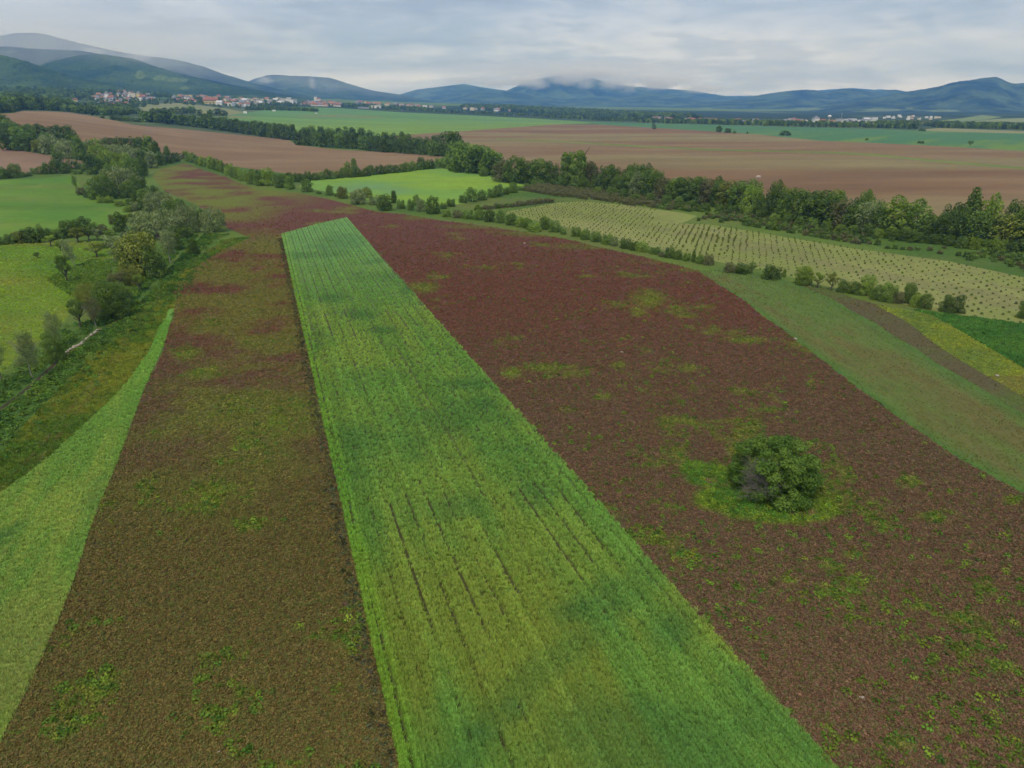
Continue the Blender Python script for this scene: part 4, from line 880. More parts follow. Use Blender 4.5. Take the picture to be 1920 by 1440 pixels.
# --- the lone bush in the clover
LB = empty('field_bush', (0, 0, 0))
g0 = G(1444, 953); bw = 172*(g0.y*CP + H*SP)/F
Yb = g0.y + bw*.36; LB.location = (g0.x*Yb/g0.y, Yb, -.05)
tag(LB, 'big round green bush with a dead grey side, alone in the clover', 'bush')
_, s_ = us(1444, 822); bh = H + float(s_)*(Yb) 
bh = float(bh)
def lone_bush():
    r = random.Random(5); g = np.random.default_rng(5)
    L = [(0, 0, .42, .30, .34)]
    for i in range(58):
        a = i*2.4 + r.uniform(-.5, .5); z = .10 + .78*((i + .5)/58); k = math.sqrt(max(.06, 1 - ((z - .3)/.68)**2)); d = .40*k*r.uniform(.8, 1.12)
        cx, cy_ = math.cos(a)*d, math.sin(a)*d
        if cx < -.26 and -.34 < cy_ < .10 and .3 < z < .62: continue
        L.append((cx, cy_, z, r.uniform(.06, .125), r.uniform(.055, .115)))
    L += [(.02, .02, .90, .12, .12), (.10, -.36, .16, .14, .13), (-.02, -.40, .13, .12, .12), (.26, -.22, .45, .16, .15)]
    L = np.array(L); area = L[:, 3]*(L[:, 3] + L[:, 4]); n = 36000
    pick = g.choice(len(L), n*2, p=area/area.sum()); d = g.normal(size=(n*2, 3)); d /= np.linalg.norm(d, axis=1)[:, None]
    rad = np.clip(1 - np.abs(g.normal(0, .18, n*2)), .2, 1)*g.uniform(.88, 1.16, n*2); l = L[pick]
    P = l[:, :3] + d*rad[:, None]*np.stack([l[:, 3], l[:, 3], l[:, 4]], 1)
    hole = ((P[:, 0] + .37)/.17)**2 + ((P[:, 1] + .20)/.22)**2 + ((P[:, 2] - .46)/.24)**2 < 1
    keep = (P[:, 2] > .02) & ~(hole & (g.random(n*2) < .96)); P, d, pick = P[keep][:n], d[keep][:n], pick[keep][:n]; n = len(P)
    P = P*np.array([bw, bw, bh])
    nr = d + g.normal(0, .5, (n, 3)) + np.array([0, 0, .4]); nr /= np.linalg.norm(nr, axis=1)[:, None]
    t = np.cross(nr, g.normal(size=(n, 3))); t /= np.linalg.norm(t, axis=1)[:, None]; b = np.cross(nr, t)
    s = (.24*g.uniform(.5, 1.3, n))[:, None]
    V = np.stack([P - t*s*.6, P + b*s*.38 + nr*s*.15, P + t*s*.6, P - b*s*.38 + nr*s*.15], 1).reshape(-1, 3)
    lt = g.uniform(.1, .9, len(L)); tint = np.clip(lt[pick]*.75 + g.uniform(0, .4, n) - .1, 0, 1)
    me = mesh_np('crown', V, np.arange(4*n).reshape(-1, 4), {'tint': ('FACE', tint)}); me.materials.append(mat_leaf('bush_leaves', (.048, .112, .014), (.185, .285, .044)))
    obj('crown', me, LB)
    V, Fq = [], []
    def grow(p, d, ln, rad, lev):
        q = p + d*ln; tube(V, Fq, p, q, rad, rad*.65, 5 if lev < 2 else 4)
        if lev >= 5: return
        for i in range(r.choice([2, 3, 3]) if lev else 3):
            nd = (d + Vector((r.uniform(-.75, .75), r.uniform(-.75, .75), r.uniform(-.35, .5)))).normalized(); grow(q, nd, ln*r.uniform(.62, .85), rad*.6, lev + 1)
    for i in range(9):
        d = Vector((-.75 + r.uniform(-.35, .25), -.55 + r.uniform(-.5, .4), r.uniform(.25, .95))).normalized()
        grow(Vector((-.06*bw + r.uniform(-.5, .5), -.05*bw + r.uniform(-.5, .5), r.uniform(.3, 2.2))), d, bh*.22, .10, 0)
    me = mesh_np('dead_branches', V, Fq, None, True); me.materials.append(mat_plain('dead_wood', (.20, .175, .155), .95, .25, 4.))
    o = obj('dead_branches', me, LB); o['label'] = 'bare grey dead branches'
    V, Fq = [], []
    for i in range(6):
        a = i*1.05; tube(V, Fq, (math.cos(a)*.25, math.sin(a)*.25, -.1), (math.cos(a)*1.4, math.sin(a)*1.4, bh*.5), .16, .07, 7)
    obj('trunk', mesh_np('trunk', V, Fq, None, True), LB, BARK)
lone_bush()
print('trees', NTREE[0], round(time.time() - T0, 1))

# ------------------------------------------------------------------ uncountable growth: points in the place, plants set on them
STORE = bpy.data.collections
def protos(name, meshes):
    c = STORE.new(name)                                   # kept out of the scene: only its copies stand in it
    for i, me in enumerate(meshes): c.objects.link(bpy.data.objects.new(f'{name}_plant', me))
    return c
def scatter(name, P, sc, coll, label=None, cat=None, col=None, tilt=.12, zs=None):
    n = len(P); me = bpy.data.meshes.new(name); me.vertices.add(n); me.vertices.foreach_set('co', np.asarray(P, np.float32).ravel())
    a = me.attributes.new('sc', 'FLOAT_VECTOR', 'POINT'); zs = np.ones(n) if zs is None else zs
    a.data.foreach_set('vector', np.stack([sc, sc, sc*zs], 1).astype(np.float32).ravel())
    rot = np.stack([rng.normal(0, tilt, n), rng.normal(0, tilt, n), rng.uniform(0, 6.283, n)], 1).astype(np.float32)
    me.attributes.new('rot', 'FLOAT_VECTOR', 'POINT').data.foreach_set('vector', rot.ravel())
    me.attributes.new('pick', 'INT', 'POINT').data.foreach_set('value', rng.integers(0, len(coll.objects), n).astype(np.int32))
    if col is not None:
        c4 = np.concatenate([np.asarray(col, np.float32), np.ones((n, 1), np.float32)], 1)
        me.attributes.new('tuft_col', 'FLOAT_COLOR', 'POINT').data.foreach_set('color', c4.ravel())
    o = bpy.data.objects.new(name, me); link(o); o['kind'] = 'stuff'
    if label: o['label'] = label
    if cat: o['category'] = cat
    g = bpy.data.node_groups.new('set_' + name, 'GeometryNodeTree'); N, L = g.nodes, g.links
    g.interface.new_socket('Geometry', in_out='INPUT', socket_type='NodeSocketGeometry'); g.interface.new_socket('Geometry', in_out='OUTPUT', socket_type='NodeSocketGeometry')
    gi, go = N.new('NodeGroupInput'), N.new('NodeGroupOutput'); ip = N.new('GeometryNodeInstanceOnPoints'); ci = N.new('GeometryNodeCollectionInfo')
    ci.inputs[0].default_value = coll; ci.inputs['Separate Children'].default_value = True
    L.new(gi.outputs[0], ip.inputs['Points']); L.new(ci.outputs[0], ip.inputs['Instance']); ip.inputs['Pick Instance'].default_value = True
    def at(nm, ty):
        q = N.new('GeometryNodeInputNamedAttribute'); q.data_type = ty; q.inputs[0].default_value = nm; return q.outputs[0]
    L.new(at('pick', 'INT'), ip.inputs['Instance Index']); L.new(at('sc', 'FLOAT_VECTOR'), ip.inputs['Scale'])
    er = N.new('FunctionNodeEulerToRotation'); L.new(at('rot', 'FLOAT_VECTOR'), er.inputs[0]); L.new(er.outputs[0], ip.inputs['Rotation'])
    L.new(ip.outputs[0], go.inputs[0])
    m = o.modifiers.new('growth', 'NODES'); m.node_group = g
    return o
def mat_tuft(name, var=.5, trans=.2):
    t = NT(name); a = t.attr('tuft_col', 'INSTANCER').outputs['Color']; tint = t.attr('tint').outputs['Fac']
    c = scale_col(t, a, t.math('ADD', t.math('MULTIPLY', t.math('SUBTRACT', tint, .5), var*2), 1.))
    d = t.N.new('ShaderNodeBsdfDiffuse'); t.L.new(c, d.inputs[0]); tr = t.N.new('ShaderNodeBsdfTranslucent'); t.L.new(c, tr.inputs[0])
    ms = t.N.new('ShaderNodeMixShader'); ms.inputs[0].default_value = trans
    t.L.new(d.outputs[0], ms.inputs[1]); t.L.new(tr.outputs[0], ms.inputs[2]); t.L.new(ms.outputs[0], t.out.inputs[0]); return t.m
TUFT = mat_tuft('crop_leaves', .26)
def leafy(name, seed, n, rad, h, ls):                      # a low leafy clump
    g = np.random.default_rng(seed); a = g.uniform(0, 6.283, n); r = rad*np.sqrt(g.random(n)); z = h*(1 - (r/rad)**2*.7)*g.uniform(.45, 1.05, n)
    P = np.stack([np.cos(a)*r, np.sin(a)*r, z], 1); nr = np.stack([np.cos(a)*.5, np.sin(a)*.5, np.ones(n)*.8], 1) + g.normal(0, .45, (n, 3)); nr /= np.linalg.norm(nr, axis=1)[:, None]
    t = np.cross(nr, g.normal(size=(n, 3))); t /= np.linalg.norm(t, axis=1)[:, None]; b = np.cross(nr, t); s = (ls*g.uniform(.6, 1.3, n))[:, None]
    V = np.stack([P - t*s*.6, P + b*s*.42, P + t*s*.6, P - b*s*.42], 1).reshape(-1, 3)
    me = mesh_np(name, V, np.arange(4*n).reshape(-1, 4), {'tint': ('FACE', g.uniform(0, 1, n))}); me.materials.append(TUFT); return me
def blades(name, seed, n, rad, h, w):                      # upright cereal shoots
    g = np.random.default_rng(seed); a = g.uniform(0, 6.283, n); r = rad*np.sqrt(g.random(n)); P = np.stack([np.cos(a)*r, np.sin(a)*r, np.zeros(n)], 1)
    b = g.uniform(0, 6.283, n); d = np.stack([np.cos(b), np.sin(b), np.zeros(n)], 1)*w; hh = h*g.uniform(.7, 1.1, n); c = g.uniform(0, 6.283, n); ln = np.stack([np.cos(c)*.16*h, np.sin(c)*.16*h, hh*.7], 1)
    tip = np.stack([np.cos(c)*.42*h, np.sin(c)*.42*h, hh], 1)
    V = np.stack([P - d, P + d, P + ln + d*.9, P + tip, P + tip - d*.15, P + ln - d*.9], 1).reshape(-1, 3); i = np.arange(n)*6
    Fq = np.concatenate([np.stack([i, i+1, i+2, i+5], 1), np.stack([i+5, i+2, i+3, i+4], 1)])
    me = mesh_np(name, V, Fq, {'tint': ('FACE', np.tile(g.uniform(.1, 1, n), 2))}); me.materials.append(TUFT); return me
CLUMPS = protos('clover', [leafy('clover', 40 + i, 15, .22, .28, .13) for i in range(4)])
SHOOTS = protos('cereal', [blades('cereal', 50 + i, 16, .17, .40, .022) for i in range(4)])
WEEDS = protos('weed', [leafy('weed', 60 + i, 26, .42, .55, .2) for i in range(4)])
GRASS = protos('grass', [blades('grass', 70 + i, 14, .24, .30, .022) for i in range(3)])
def sow(name, n, s0, s1, power=1.0, u0=-1.15, u1=1.15):
    """random places inside a field, denser towards the near end"""
    k = n*3; P = POLY_US[name]; a = np.array(P); lo, hi = max(u0, a[:, 0].min()), min(u1, a[:, 0].max())
    u = rng.uniform(lo, hi, k); s = rng.uniform(max(s0, a[:, 1].min()), min(s1, a[:, 1].max()), k)
    ok = in_poly(P, u, s)
    for other, _ in FIELDS[[f[0] for f in FIELDS].index(name) + 1:]: ok &= ~in_poly(POLY_US[other], u, s)
    u, s = u[ok][:n], s[ok][:n]; y = np.exp(s); return u*y, y
def hue(c, n, g=.25, v=.3):
    return np.clip(c*(1 + rng.normal(0, v, (n, 1))) * (1 + rng.normal(0, g, (n, 3))*np.array([.6, .45, .3])), .006, .8)
LS = math.log
def crops():
    x, y = sow('clover_field', 250000, LS(24), LS(520)); k = rng.random(len(x)) < 1 - sm(170, 420, y)*.97; x, y = x[k], y[k]; z = np.zeros_like(x); px, py = project(x, y, z); n = len(x)
    c = col_clover(x, y, px, py); c = hue(c*np.array([1.72, 1.74, 1.55]), n, .11, .17)
    gsel = rng.random(n) < .20 + .15*fbm(x*.08, y*.08, 3, 1); c[gsel] = c[gsel]*.45 + np.array([.062, .095, .020])*.9
    scatter('clover_plants', np.stack([x, y, z], 1), rng.uniform(.6, 1.2, n)*np.clip(.75 + y/220, .8, 1.9), CLUMPS, 'low clover plants, reddish where in flower', None, c)
    x, y = sow('wheat_field', 120000, LS(24), LS(330)); a = x*WP[0] + y*WP[1]; l = x*WD[0] + y*WD[1]
    rowsp = .4233; a = np.round(a/rowsp)*rowsp + rng.normal(0, .06, len(a)); x = a*WP[0] + l*WD[0]; y = a*WP[1] + l*WD[1]
    k = (line_gap(x, y) < .4) & (rng.random(len(x)) < 1 - .92*sm(150, 290, y)) & (a > 4.85) & (y > 22); x, y = x[k], y[k]; n = len(x); z = np.zeros(n); px, py = project(x, y, z)
    scatter('wheat_plants', np.stack([x, y, z], 1), rng.uniform(.75, 1.2, n)*np.clip(.95 + y/900, .9, 1.25), SHOOTS, 'green wheat plants standing in drilled rows', None, hue(col_wheat(x, y, px, py, True)*np.array([2.05, 2.0, 1.85]), n, .08, .10), .1, np.clip(1.15 - y/900, .7, 1.1))
    x, y = sow('barley_field', 60000, LS(24), LS(170)); n = len(x); z = np.zeros(n); px, py = project(x, y, z)
    scatter('barley_plants', np.stack([x, y, z], 1), rng.uniform(.7, 1.2, n), SHOOTS, 'green barley plants in the tapering strip', None, hue(col_barley(x, y, px, py)*np.array([2.0, 1.9, 1.8]), n, .12, .14), .1)
    # weeds: scattered tufts and thicker patches
    x, y = sow('clover_field', 34000, LS(28), LS(290)); n3 = fbm(x*.22, y*.22 + 40, 4, 2); n2 = fbm(x*.06 + 9, y*.06, 4, 1); px, py = project(x, y, 0)
    pr = .16*sm(-5, 25, x + 10)*sm(.32, .58, n2) + .75*sm(.56, .70, n3*.5 + n2*.5) + .9*blobs(px, py, GREENS, .2)*sm(.3, .55, n3) + .75*blobs(px, py, BUSHGREEN, .7)
    k = rng.random(len(x)) < pr; x, y = x[k], y[k]; n = len(x); px, py = px[k], py[k]
    w = lerp(C_(.085, .170, .026), C_(.175, .235, .030), rng.random(n))
    scatter('field_weeds', np.stack([x, y, np.zeros(n)], 1), rng.uniform(.45, 1.25, n), WEEDS, 'green weeds coming up through the clover', None, hue(w, n, .15, .2))
    # edge of the strip: low grey-green and reddish plants along the bare furrow
    l = rng.uniform(38, 300, 2600); a = 4.75 - np.abs(rng.normal(0, .7, 2600)) - .25; x = a*WP[0] + l*WD[0]; y = a*WP[1] + l*WD[1]; n = 2600
    c = lerp(C_(.075, .100, .055), C_(.12, .10, .035), rng.random(n)); scatter('furrow_weeds', np.stack([x, y, np.zeros(n)], 1), rng.uniform(.35, .9, n), WEEDS, 'sparse weeds along the bare furrow by the wheat', None, hue(c, n))
    # verge grass and rank growth beside the stream
    x, y = sow('track_verge', 60000, LS(40), LS(320)); n = len(x); px, py = project(x, y, 0)
    scatter('verge_grass', np.stack([x, y, np.zeros(n)], 1), rng.uniform(.7, 1.6, n)*np.clip(y/140, .8, 1.8), GRASS, 'short grass on the track verge', None, hue(col_verge(x, y, px, py)*np.array([1.95, 1.85, 1.5]), n, .15, .25))
    pts = [G(*p) for p in [(-160,880),(0,767),(30,745),(61,720),(91,693),(126,662),(151,644),(187,617),(211,607),(240,588),(275,552),(318,500),(350,462),(380,440)]]
    Q = []
    for i in range(len(pts) - 1):
        A, B = pts[i], pts[i+1]; m = int((B - A).length*16)
        for k in range(m):
            t = rnd.random(); p = A.lerp(B, t); nx = Vector((B.y - A.y, A.x - B.x, 0)).normalized(); side = rnd.choice([-1, 1, 1]); off = side*(1.0 + abs(rnd.gauss(0, 1))*(4.2 if side > 0 else 3.0)); q = p + nx*off
            Q.append((q.x, q.y, 0))
    Q = np.array(Q); n = len(Q); c = lerp(C_(.062, .140, .026), C_(.150, .235, .036), np.clip(fbm(Q[:, 0]*.15, Q[:, 1]*.15, 3, 1)*1.6 - .4 + rng.normal(0, .15, n), 0, 1))
    fl = rng.random(n) < .004; c[fl] = (.26, .23, .02)
    scatter('bank_vegetation', Q, rng.uniform(.7, 2.0, n), WEEDS, 'rank dark green weeds and nettles along the stream bank', None, hue(c, n, .12, .2))
    Q = []
    for k in range(14000):
        a, b = rnd.uniform(90, 260), rnd.uniform(488, 580)
        if (a - 175)/85 > 1 or fbm(np.array([a*.05]), np.array([b*.08]), 3, 1)[0] < .40 - .1*(a > 150) or b > 470 + a*.62 or b < 560 - a*.42: continue
        q = G(a, b); Q.append((q.x, q.y, 0))
    Q = np.array(Q); n = len(Q)
    scatter('pasture_weeds', Q, rng.uniform(.6, 1.5, n), WEEDS, 'dense nettle patch in the corner of the pasture', None, hue(lerp(C_(.105, .20, .030), C_(.18, .27, .04), rng.random(n)), n, .12, .2))
    for nm, cnt, lab, f in (('pasture', 22000, 'uneven grass of the pasture', .8), ('green_patch', 26000, 'tall rank green grass below the sapling field', 1.5), ('weedy_patch', 22000, 'yellow-green weeds on the fallow patch', 1.1), ('brown_strip', 9000, 'low dull weeds on the brown strip', .8), ('grass_strip_field', 16000, 'short regrowth on the mown strip', .7)):
        x, y = sow(nm, cnt, LS(60), LS(420), u1=1.2); n = len(x); px, py = project(x, y, 0)
        scatter(nm.replace('field', '').strip('_') + '_growth', np.stack([x, y, np.zeros(n)], 1), rng.uniform(.6, 1.2, n)*f*np.clip(y/160, .8, 1.4), GRASS if nm != 'weedy_patch' else CLUMPS, lab, None, hue(COLOURS[nm](x, y, px, py)*np.array([1.75, 1.7, 1.5])*(1.45 if nm == 'pasture' else 1.1), n, .15, .25))
crops()
print('crops', round(time.time() - T0, 1))

# ------------------------------------------------------------------ saplings and orchard shrubs in rows
def grid_in(poly_us, origin, e1, s1, s2, jit, drop):
    e2 = Vector((-e1.y, e1.x)); out = []
    for i in range(-160, 260):
        for j in range(-60, 90):
            if rnd.random() < drop: continue
            p = origin + e1*(i*s1 + rnd.gauss(0, jit)) + e2*(j*s2 + rnd.gauss(0, jit)); 
            if p.y > 20: out.append((p.x, p.y))
    out = np.array(out); k = in_poly(poly_us, out[:, 0]/out[:, 1], np.log(out[:, 1])); return out[k]
def join_copies(name, me, P, S, rot):
    n0 = len(me.vertices); v = np.empty(n0*3, np.float32); me.vertices.foreach_get('co', v); v = v.reshape(-1, 3); k = len(me.polygons[0].vertices)
    f = np.empty(len(me.polygons)*k, np.int32); me.loops.foreach_get('vertex_index', f); f = f.reshape(-1, k); ti = np.empty(len(f), np.float32)
    me.attributes['tint'].data.foreach_get('value', ti); V, Fq = [], []
    for i, (p, s, a) in enumerate(zip(P, S, rot)):
        c, sn = math.cos(a), math.sin(a); q = v*s; V.append(np.stack([q[:, 0]*c - q[:, 1]*sn + p[0], q[:, 0]*sn + q[:, 1]*c + p[1], q[:, 2] + p[2]], 1)); Fq.append(f + i*n0)
    return mesh_np(name, np.concatenate(V), np.concatenate(Fq), {'tint': ('FACE', np.tile(ti, len(P)))})
def plantation():
    A, B = G(1110, 440), G(1640, 558); e1 = (B - A).to_2d().normalized()
    shape = crown_mesh('sapling_shape', 'shrub', 77, .22, 2.2); mats = [LEAF['m'], LEAF['y'], LEAF['b']]; vm = []
    for m in mats: q = shape.copy(); q.materials.append(m); vm.append(q)
    P = grid_in(POLY_US['sapling_field'], A.to_2d(), e1, 2.9, 3.6, .16, .10); P = P[np.abs(P[:, 0]/P[:, 1]) < .95]
    px, py = project(P[:, 0], P[:, 1], 0*P[:, 0])
    k = ~((px > 1225) & (px < 1320) & (py < 419) & (py > 396)); P = P[k]
    P = P[np.argsort(P[:, 1])]; px, py = project(P[:, 0], P[:, 1], 0*P[:, 0]); vis = (px < 1922) & (px > 900)
    P = np.concatenate([P[vis], P[~vis]])
    for i, (x, y) in enumerate(P[:300]):
        o = obj('sapling', vm[rnd.choice([0, 0, 1, 2, 2])]); s = rnd.uniform(.35, .9); o.location = (x, y, 0); o.scale = (s*1.15, s, s*rnd.uniform(.5, .9)); o.rotation_euler = (0, 0, rnd.uniform(0, 6))
        tag(o, 'small dark sapling in the rows of the straw-coloured field', 'sapling', 'saplings in rows on the straw-coloured field')
    R_ = P[300:]; R_ = np.concatenate([R_, np.zeros((len(R_), 1))], 1); px, py = project(R_[:, 0], R_[:, 1], 0*R_[:, 0])
    S = rng.uniform(.35, .8, len(R_))*(1 + .6*blobs(px, py, [(1330,450,80,30)], .3))
    me = join_copies('far_saplings', shape, R_, S, rng.uniform(0, 6.28, len(R_))); me.materials.append(LEAF['y']); o = obj('far_saplings', me, None, None, 'stuff'); o['label'] = 'more saplings in rows further up the field'
    # shrub orchards
    Q = []
    for poly, s1, s2, dr in (([(978,358),(1005,348),(1060,352),(1120,362),(1200,373),(1320,392),(1326,399),(1270,396),(1180,385),(1090,373),(1040,369)], 2.3, 4.2, .05),
                         ([(1322,402),(1345,399),(1400,404),(1480,418),(1570,434),(1600,444),(1640,455),(1655,463),(1560,452),(1470,436),(1410,428),(1380,418),(1330,410)], 2.6, 3.6, .15),
                         ([(1790,480),(1830,474),(1880,476),(1960,486),(1960,520),(1900,505),(1830,492)], 3.2, 4.0, .2),
                         ([(888,392),(960,385),(1035,376.5),(1036,380),(960,389.5),(890,395)], 1.8, 3.2, .02)):
        us_ = [(g.x/g.y, math.log(g.y)) for g in (G(*p) for p in poly)]
        Q.append(grid_in(us_, A.to_2d(), e1, s1, s2, .25, dr))
    for a, b in [(1664,466),(1678,467),(1692,468),(1706,469),(1720,469),(1743,470),(1762,476),(1770,466),(1705,455),(1672,452),(1617,446),(1640,448),(1345,408),(1352,417),(1310,414),(1320,411),(1335,408),(1373,413)]: g = G(a, b); Q.append(np.array([(g.x, g.y)]))
    Q = np.concatenate(Q); Q = Q[np.argsort(Q[:, 1])]; px, py = project(Q[:, 0], Q[:, 1], 0*Q[:, 0]); vis = px < 1925; Q = np.concatenate([Q[vis], Q[~vis]])
    shape = crown_mesh('orchard_shrub_shape', 'shrub', 78, .13, 2.2); vm = []
    for m in (LEAF['b'], LEAF['d'], LEAF['b'], LEAF['m'], LEAF['d']): q = shape.copy(); q.materials.append(m); vm.append(q)
    for i, (x, y) in enumerate(Q[:290]):
        o = obj('orchard_shrub', rnd.choice(vm)); s = rnd.uniform(2.0, 3.2); o.location = (x, y, -.05); o.scale = (s, s, s*rnd.uniform(.55, .9)); o.rotation_euler = (0, 0, rnd.uniform(0, 6))
        tag(o, 'dull green fruit bush in the bush orchard before the tall belt', 'shrub', 'fruit bushes of the orchard before the tall belt')
    R_ = Q[290:]; R_ = np.concatenate([R_, np.zeros((len(R_), 1))], 1)
    me = join_copies('far_orchard_shrubs', shape, R_, rng.uniform(2.0, 3.0, len(R_))*1., rng.uniform(0, 6.28, len(R_))); me.materials.append(LEAF['b']); o = obj('far_orchard_shrubs', me, None, None, 'stuff'); o['label'] = 'rows of fruit bushes at the far end of the orchard'
    print('saplings', len(P), 'shrubs', len(Q))
plantation()

# ------------------------------------------------------------------ woods and village trees that read as one mass
def low_crowns(name, tones, seed, kinds=('round', 'round', 'tall')):
    L = []
    for i, t in enumerate(tones):
        me = crown_mesh(name, kinds[i % len(kinds)], seed + i, .17, 1.9); me.materials.append(LEAF[t]); L.append(me)
    return protos(name, L)
WOOD = low_crowns('wood_tree', 'dmdcdm', 200); TOWNTREES = low_crowns('village_tree', 'dmdlcd', 220)
def wood(name, polys, n, h, coll, label, area_weight=1.0, zoff=-.5):
    P = []
    for poly in polys:
        ring = [ground_us(*p) for p in poly]; a = np.array(ring); k = 0; m = n//len(polys)
        while k < m:
            u = rng.uniform(a[:, 0].min(), a[:, 0].max(), m*4); s = rng.uniform(a[:, 1].min(), a[:, 1].max(), m*4); ok = in_poly(ring, u, s); y = np.exp(s[ok])
            q = np.stack([u[ok]*y, y, zus(u[ok], s[ok]) + zoff], 1)[:m - k]; P.append(q); k += len(q)
            if not len(q): break
    P = np.concatenate(P); m = len(P); hh = h*rng.uniform(.65, 1.25, m)
    return scatter(name, P, hh*.85, coll, label, None, None, .04, np.ones(m)*1.15)
wood('hillside_wood', [[(-400,214),(-400,172),(0,184),(40,185),(90,190),(130,198),(142,208),(130,210),(90,207),(45,206),(22,211),(0,213)]], 2600, 17, WOOD, 'dark wood on the rise behind the ploughed field')
wood('foothill_wood', [[(-400,184),(-400,160),(0,168),(120,172),(310,180),(330,184),(300,183),(210,174),(150,188),(100,190),(0,184)]], 2600, 16, WOOD, 'dark wood at the foot of the hill behind the village')
wood('plain_wood', [[(862,203.5),(900,205.5),(1000,212),(1100,218),(1250,223),(1300,224),(1318,222.5),(1240,217),(1150,211),(1050,205),(960,200.5),(880,198.5)]], 2600, 17, WOOD, 'long dark wood on the plain before the mountains')
wood('town_trees', [[(640,201),(760,208),(900,214),(1000,219),(1100,225),(1200,230),(1300,233),(1300,228),(1200,224),(1100,219),(900,211),(760,205),(640,197)], [(1200,230),(1300,232.5),(1440,236),(1560,239),(1640,240),(1640,234),(1440,230),(1300,227)], [(1640,240),(1720,242),(1720,236),(1800,238),(1800,233),(1640,232)], [(1740,239),(1800,240),(1920,243),(2000,246),(2000,240),(1920,237),(1820,235)]], 2400, 10, TOWNTREES, 'trees between the houses of the town on the plain')
wood('hill_village_trees', [[(140,200),(170,178),(250,172),(300,180),(300,196),(240,204),(160,208)], [(300,195),(340,180),(440,180),(560,190),(560,201),(480,204),(420,202),(340,196)], [(150,213),(200,216),(260,214),(240,204),(180,204),(140,205)], [(560,198),(640,200),(800,207),(800,203),(640,194),(570,192)], [(460,206),(560,208),(600,210),(590,206),(480,203)], [(150,198),(165,186),(215,175),(285,180),(288,190),(235,200),(190,201)], [(318,189),(335,183),(455,185),(450,195),(340,195)], [(412,198),(480,189),(556,194),(500,199)]], 4200, 8.5, TOWNTREES, 'trees between the houses of the hillside villages')
print('woods', round(time.time() - T0, 1))

# ------------------------------------------------------------------ villages
WALLS = {'white': mat_plain('white_wall', (.72, .71, .68), .85, .08), 'cream': mat_plain('cream_wall', (.62, .55, .40), .85, .08), 'yellow': mat_plain('yellow_wall', (.62, .52, .24), .85, .08), 'grey': mat_plain('grey_wall', (.42, .42, .42), .85, .08), 'pink': mat_plain('pinkish_wall', (.55, .38, .32), .85, .08)}
ROOFS = {'red': mat_plain('red_roof', (.27, .12, .085), .85, .2), 'orange': mat_plain('orange_roof', (.32, .16, .10), .85, .2), 'grey': mat_plain('grey_roof', (.20, .20, .22), .8, .2), 'brown': mat_plain('brown_roof', (.20, .11, .08), .85, .2), 'flat': mat_plain('pale_flat_roof', (.50, .50, .50), .8, .1)}
GLASS = mat_plain('window_glass', (.05, .06, .07), .15, .05, 3., .5)
def poly_mesh(name, V, Fs, mat):
    me = bpy.data.meshes.new(name); me.from_pydata(V, [], Fs); me.update(); me.materials.append(mat); return me
HM = {}
def wall_mesh(kind, mat):     # unit: 1 x 1 footprint, eaves at .6 (gabled, ridge along x at 1) or top at 1 (flat)
    k = ('w', kind, mat.name)
    if k not in HM:
        if kind == 'gable':
            V = [(-.5,-.5,-.3),(.5,-.5,-.3),(.5,.5,-.3),(-.5,.5,-.3),(-.5,-.5,.58),(.5,-.5,.58),(.5,.5,.58),(-.5,.5,.58),(-.5,0,.96),(.5,0,.96)]
            Fs = [(0,1,5,4),(2,3,7,6),(1,2,6,9,5),(3,0,4,8,7)]
        else:
            V = [(-.5,-.5,-.3),(.5,-.5,-.3),(.5,.5,-.3),(-.5,.5,-.3),(-.5,-.5,.95),(.5,-.5,.95),(.5,.5,.95),(-.5,.5,.95)]; Fs = [(0,1,5,4),(1,2,6,5),(2,3,7,6),(3,0,4,7),(4,5,6,7)]
        HM[k] = poly_mesh('wall', V, Fs, mat)
    return HM[k]
def roof_mesh(kind, mat):
    k = ('r', kind, mat.name)
    if k not in HM:
        if kind == 'gable':
            V = []; Fs = []
            for sg in (-1, 1):
                n = len(V); a, b = (sg*.56, .55), (0, 1.0); t = .05
                V += [(-.56, a[0], a[1]), (.56, a[0], a[1]), (.56, b[0], b[1]), (-.56, b[0], b[1]), (-.56, a[0], a[1]+t), (.56, a[0], a[1]+t), (.56, b[0], b[1]+t), (-.56, b[0], b[1]+t)]
                Fs += [tuple(n+i for i in f) for f in ((0,1,2,3),(4,5,6,7),(0,1,5,4),(1,2,6,5),(2,3,7,6),(3,0,4,7))]
        else:
            V = [(-.53,-.53,.955),(.53,-.53,.955),(.53,.53,.955),(-.53,.53,.955),(-.53,-.53,1.02),(.53,-.53,1.02),(.53,.53,1.02),(-.53,.53,1.02)]; Fs = [(0,3,2,1),(4,5,6,7),(0,1,5,4),(1,2,6,5),(2,3,7,6),(3,0,4,7)]
        HM[k] = poly_mesh('roof', V, Fs, mat)
    return HM[k]
def box_mesh(name, x0, x1, y0, y1, z0, z1, mat):
    V = [(x0,y0,z0),(x1,y0,z0),(x1,y1,z0),(x0,y1,z0),(x0,y0,z1),(x1,y0,z1),(x1,y1,z1),(x0,y1,z1)]
    return poly_mesh(name, V, [(0,3,2,1),(4,5,6,7),(0,1,5,4),(1,2,6,5),(2,3,7,6),(3,0,4,7)], mat)
NH = [0]
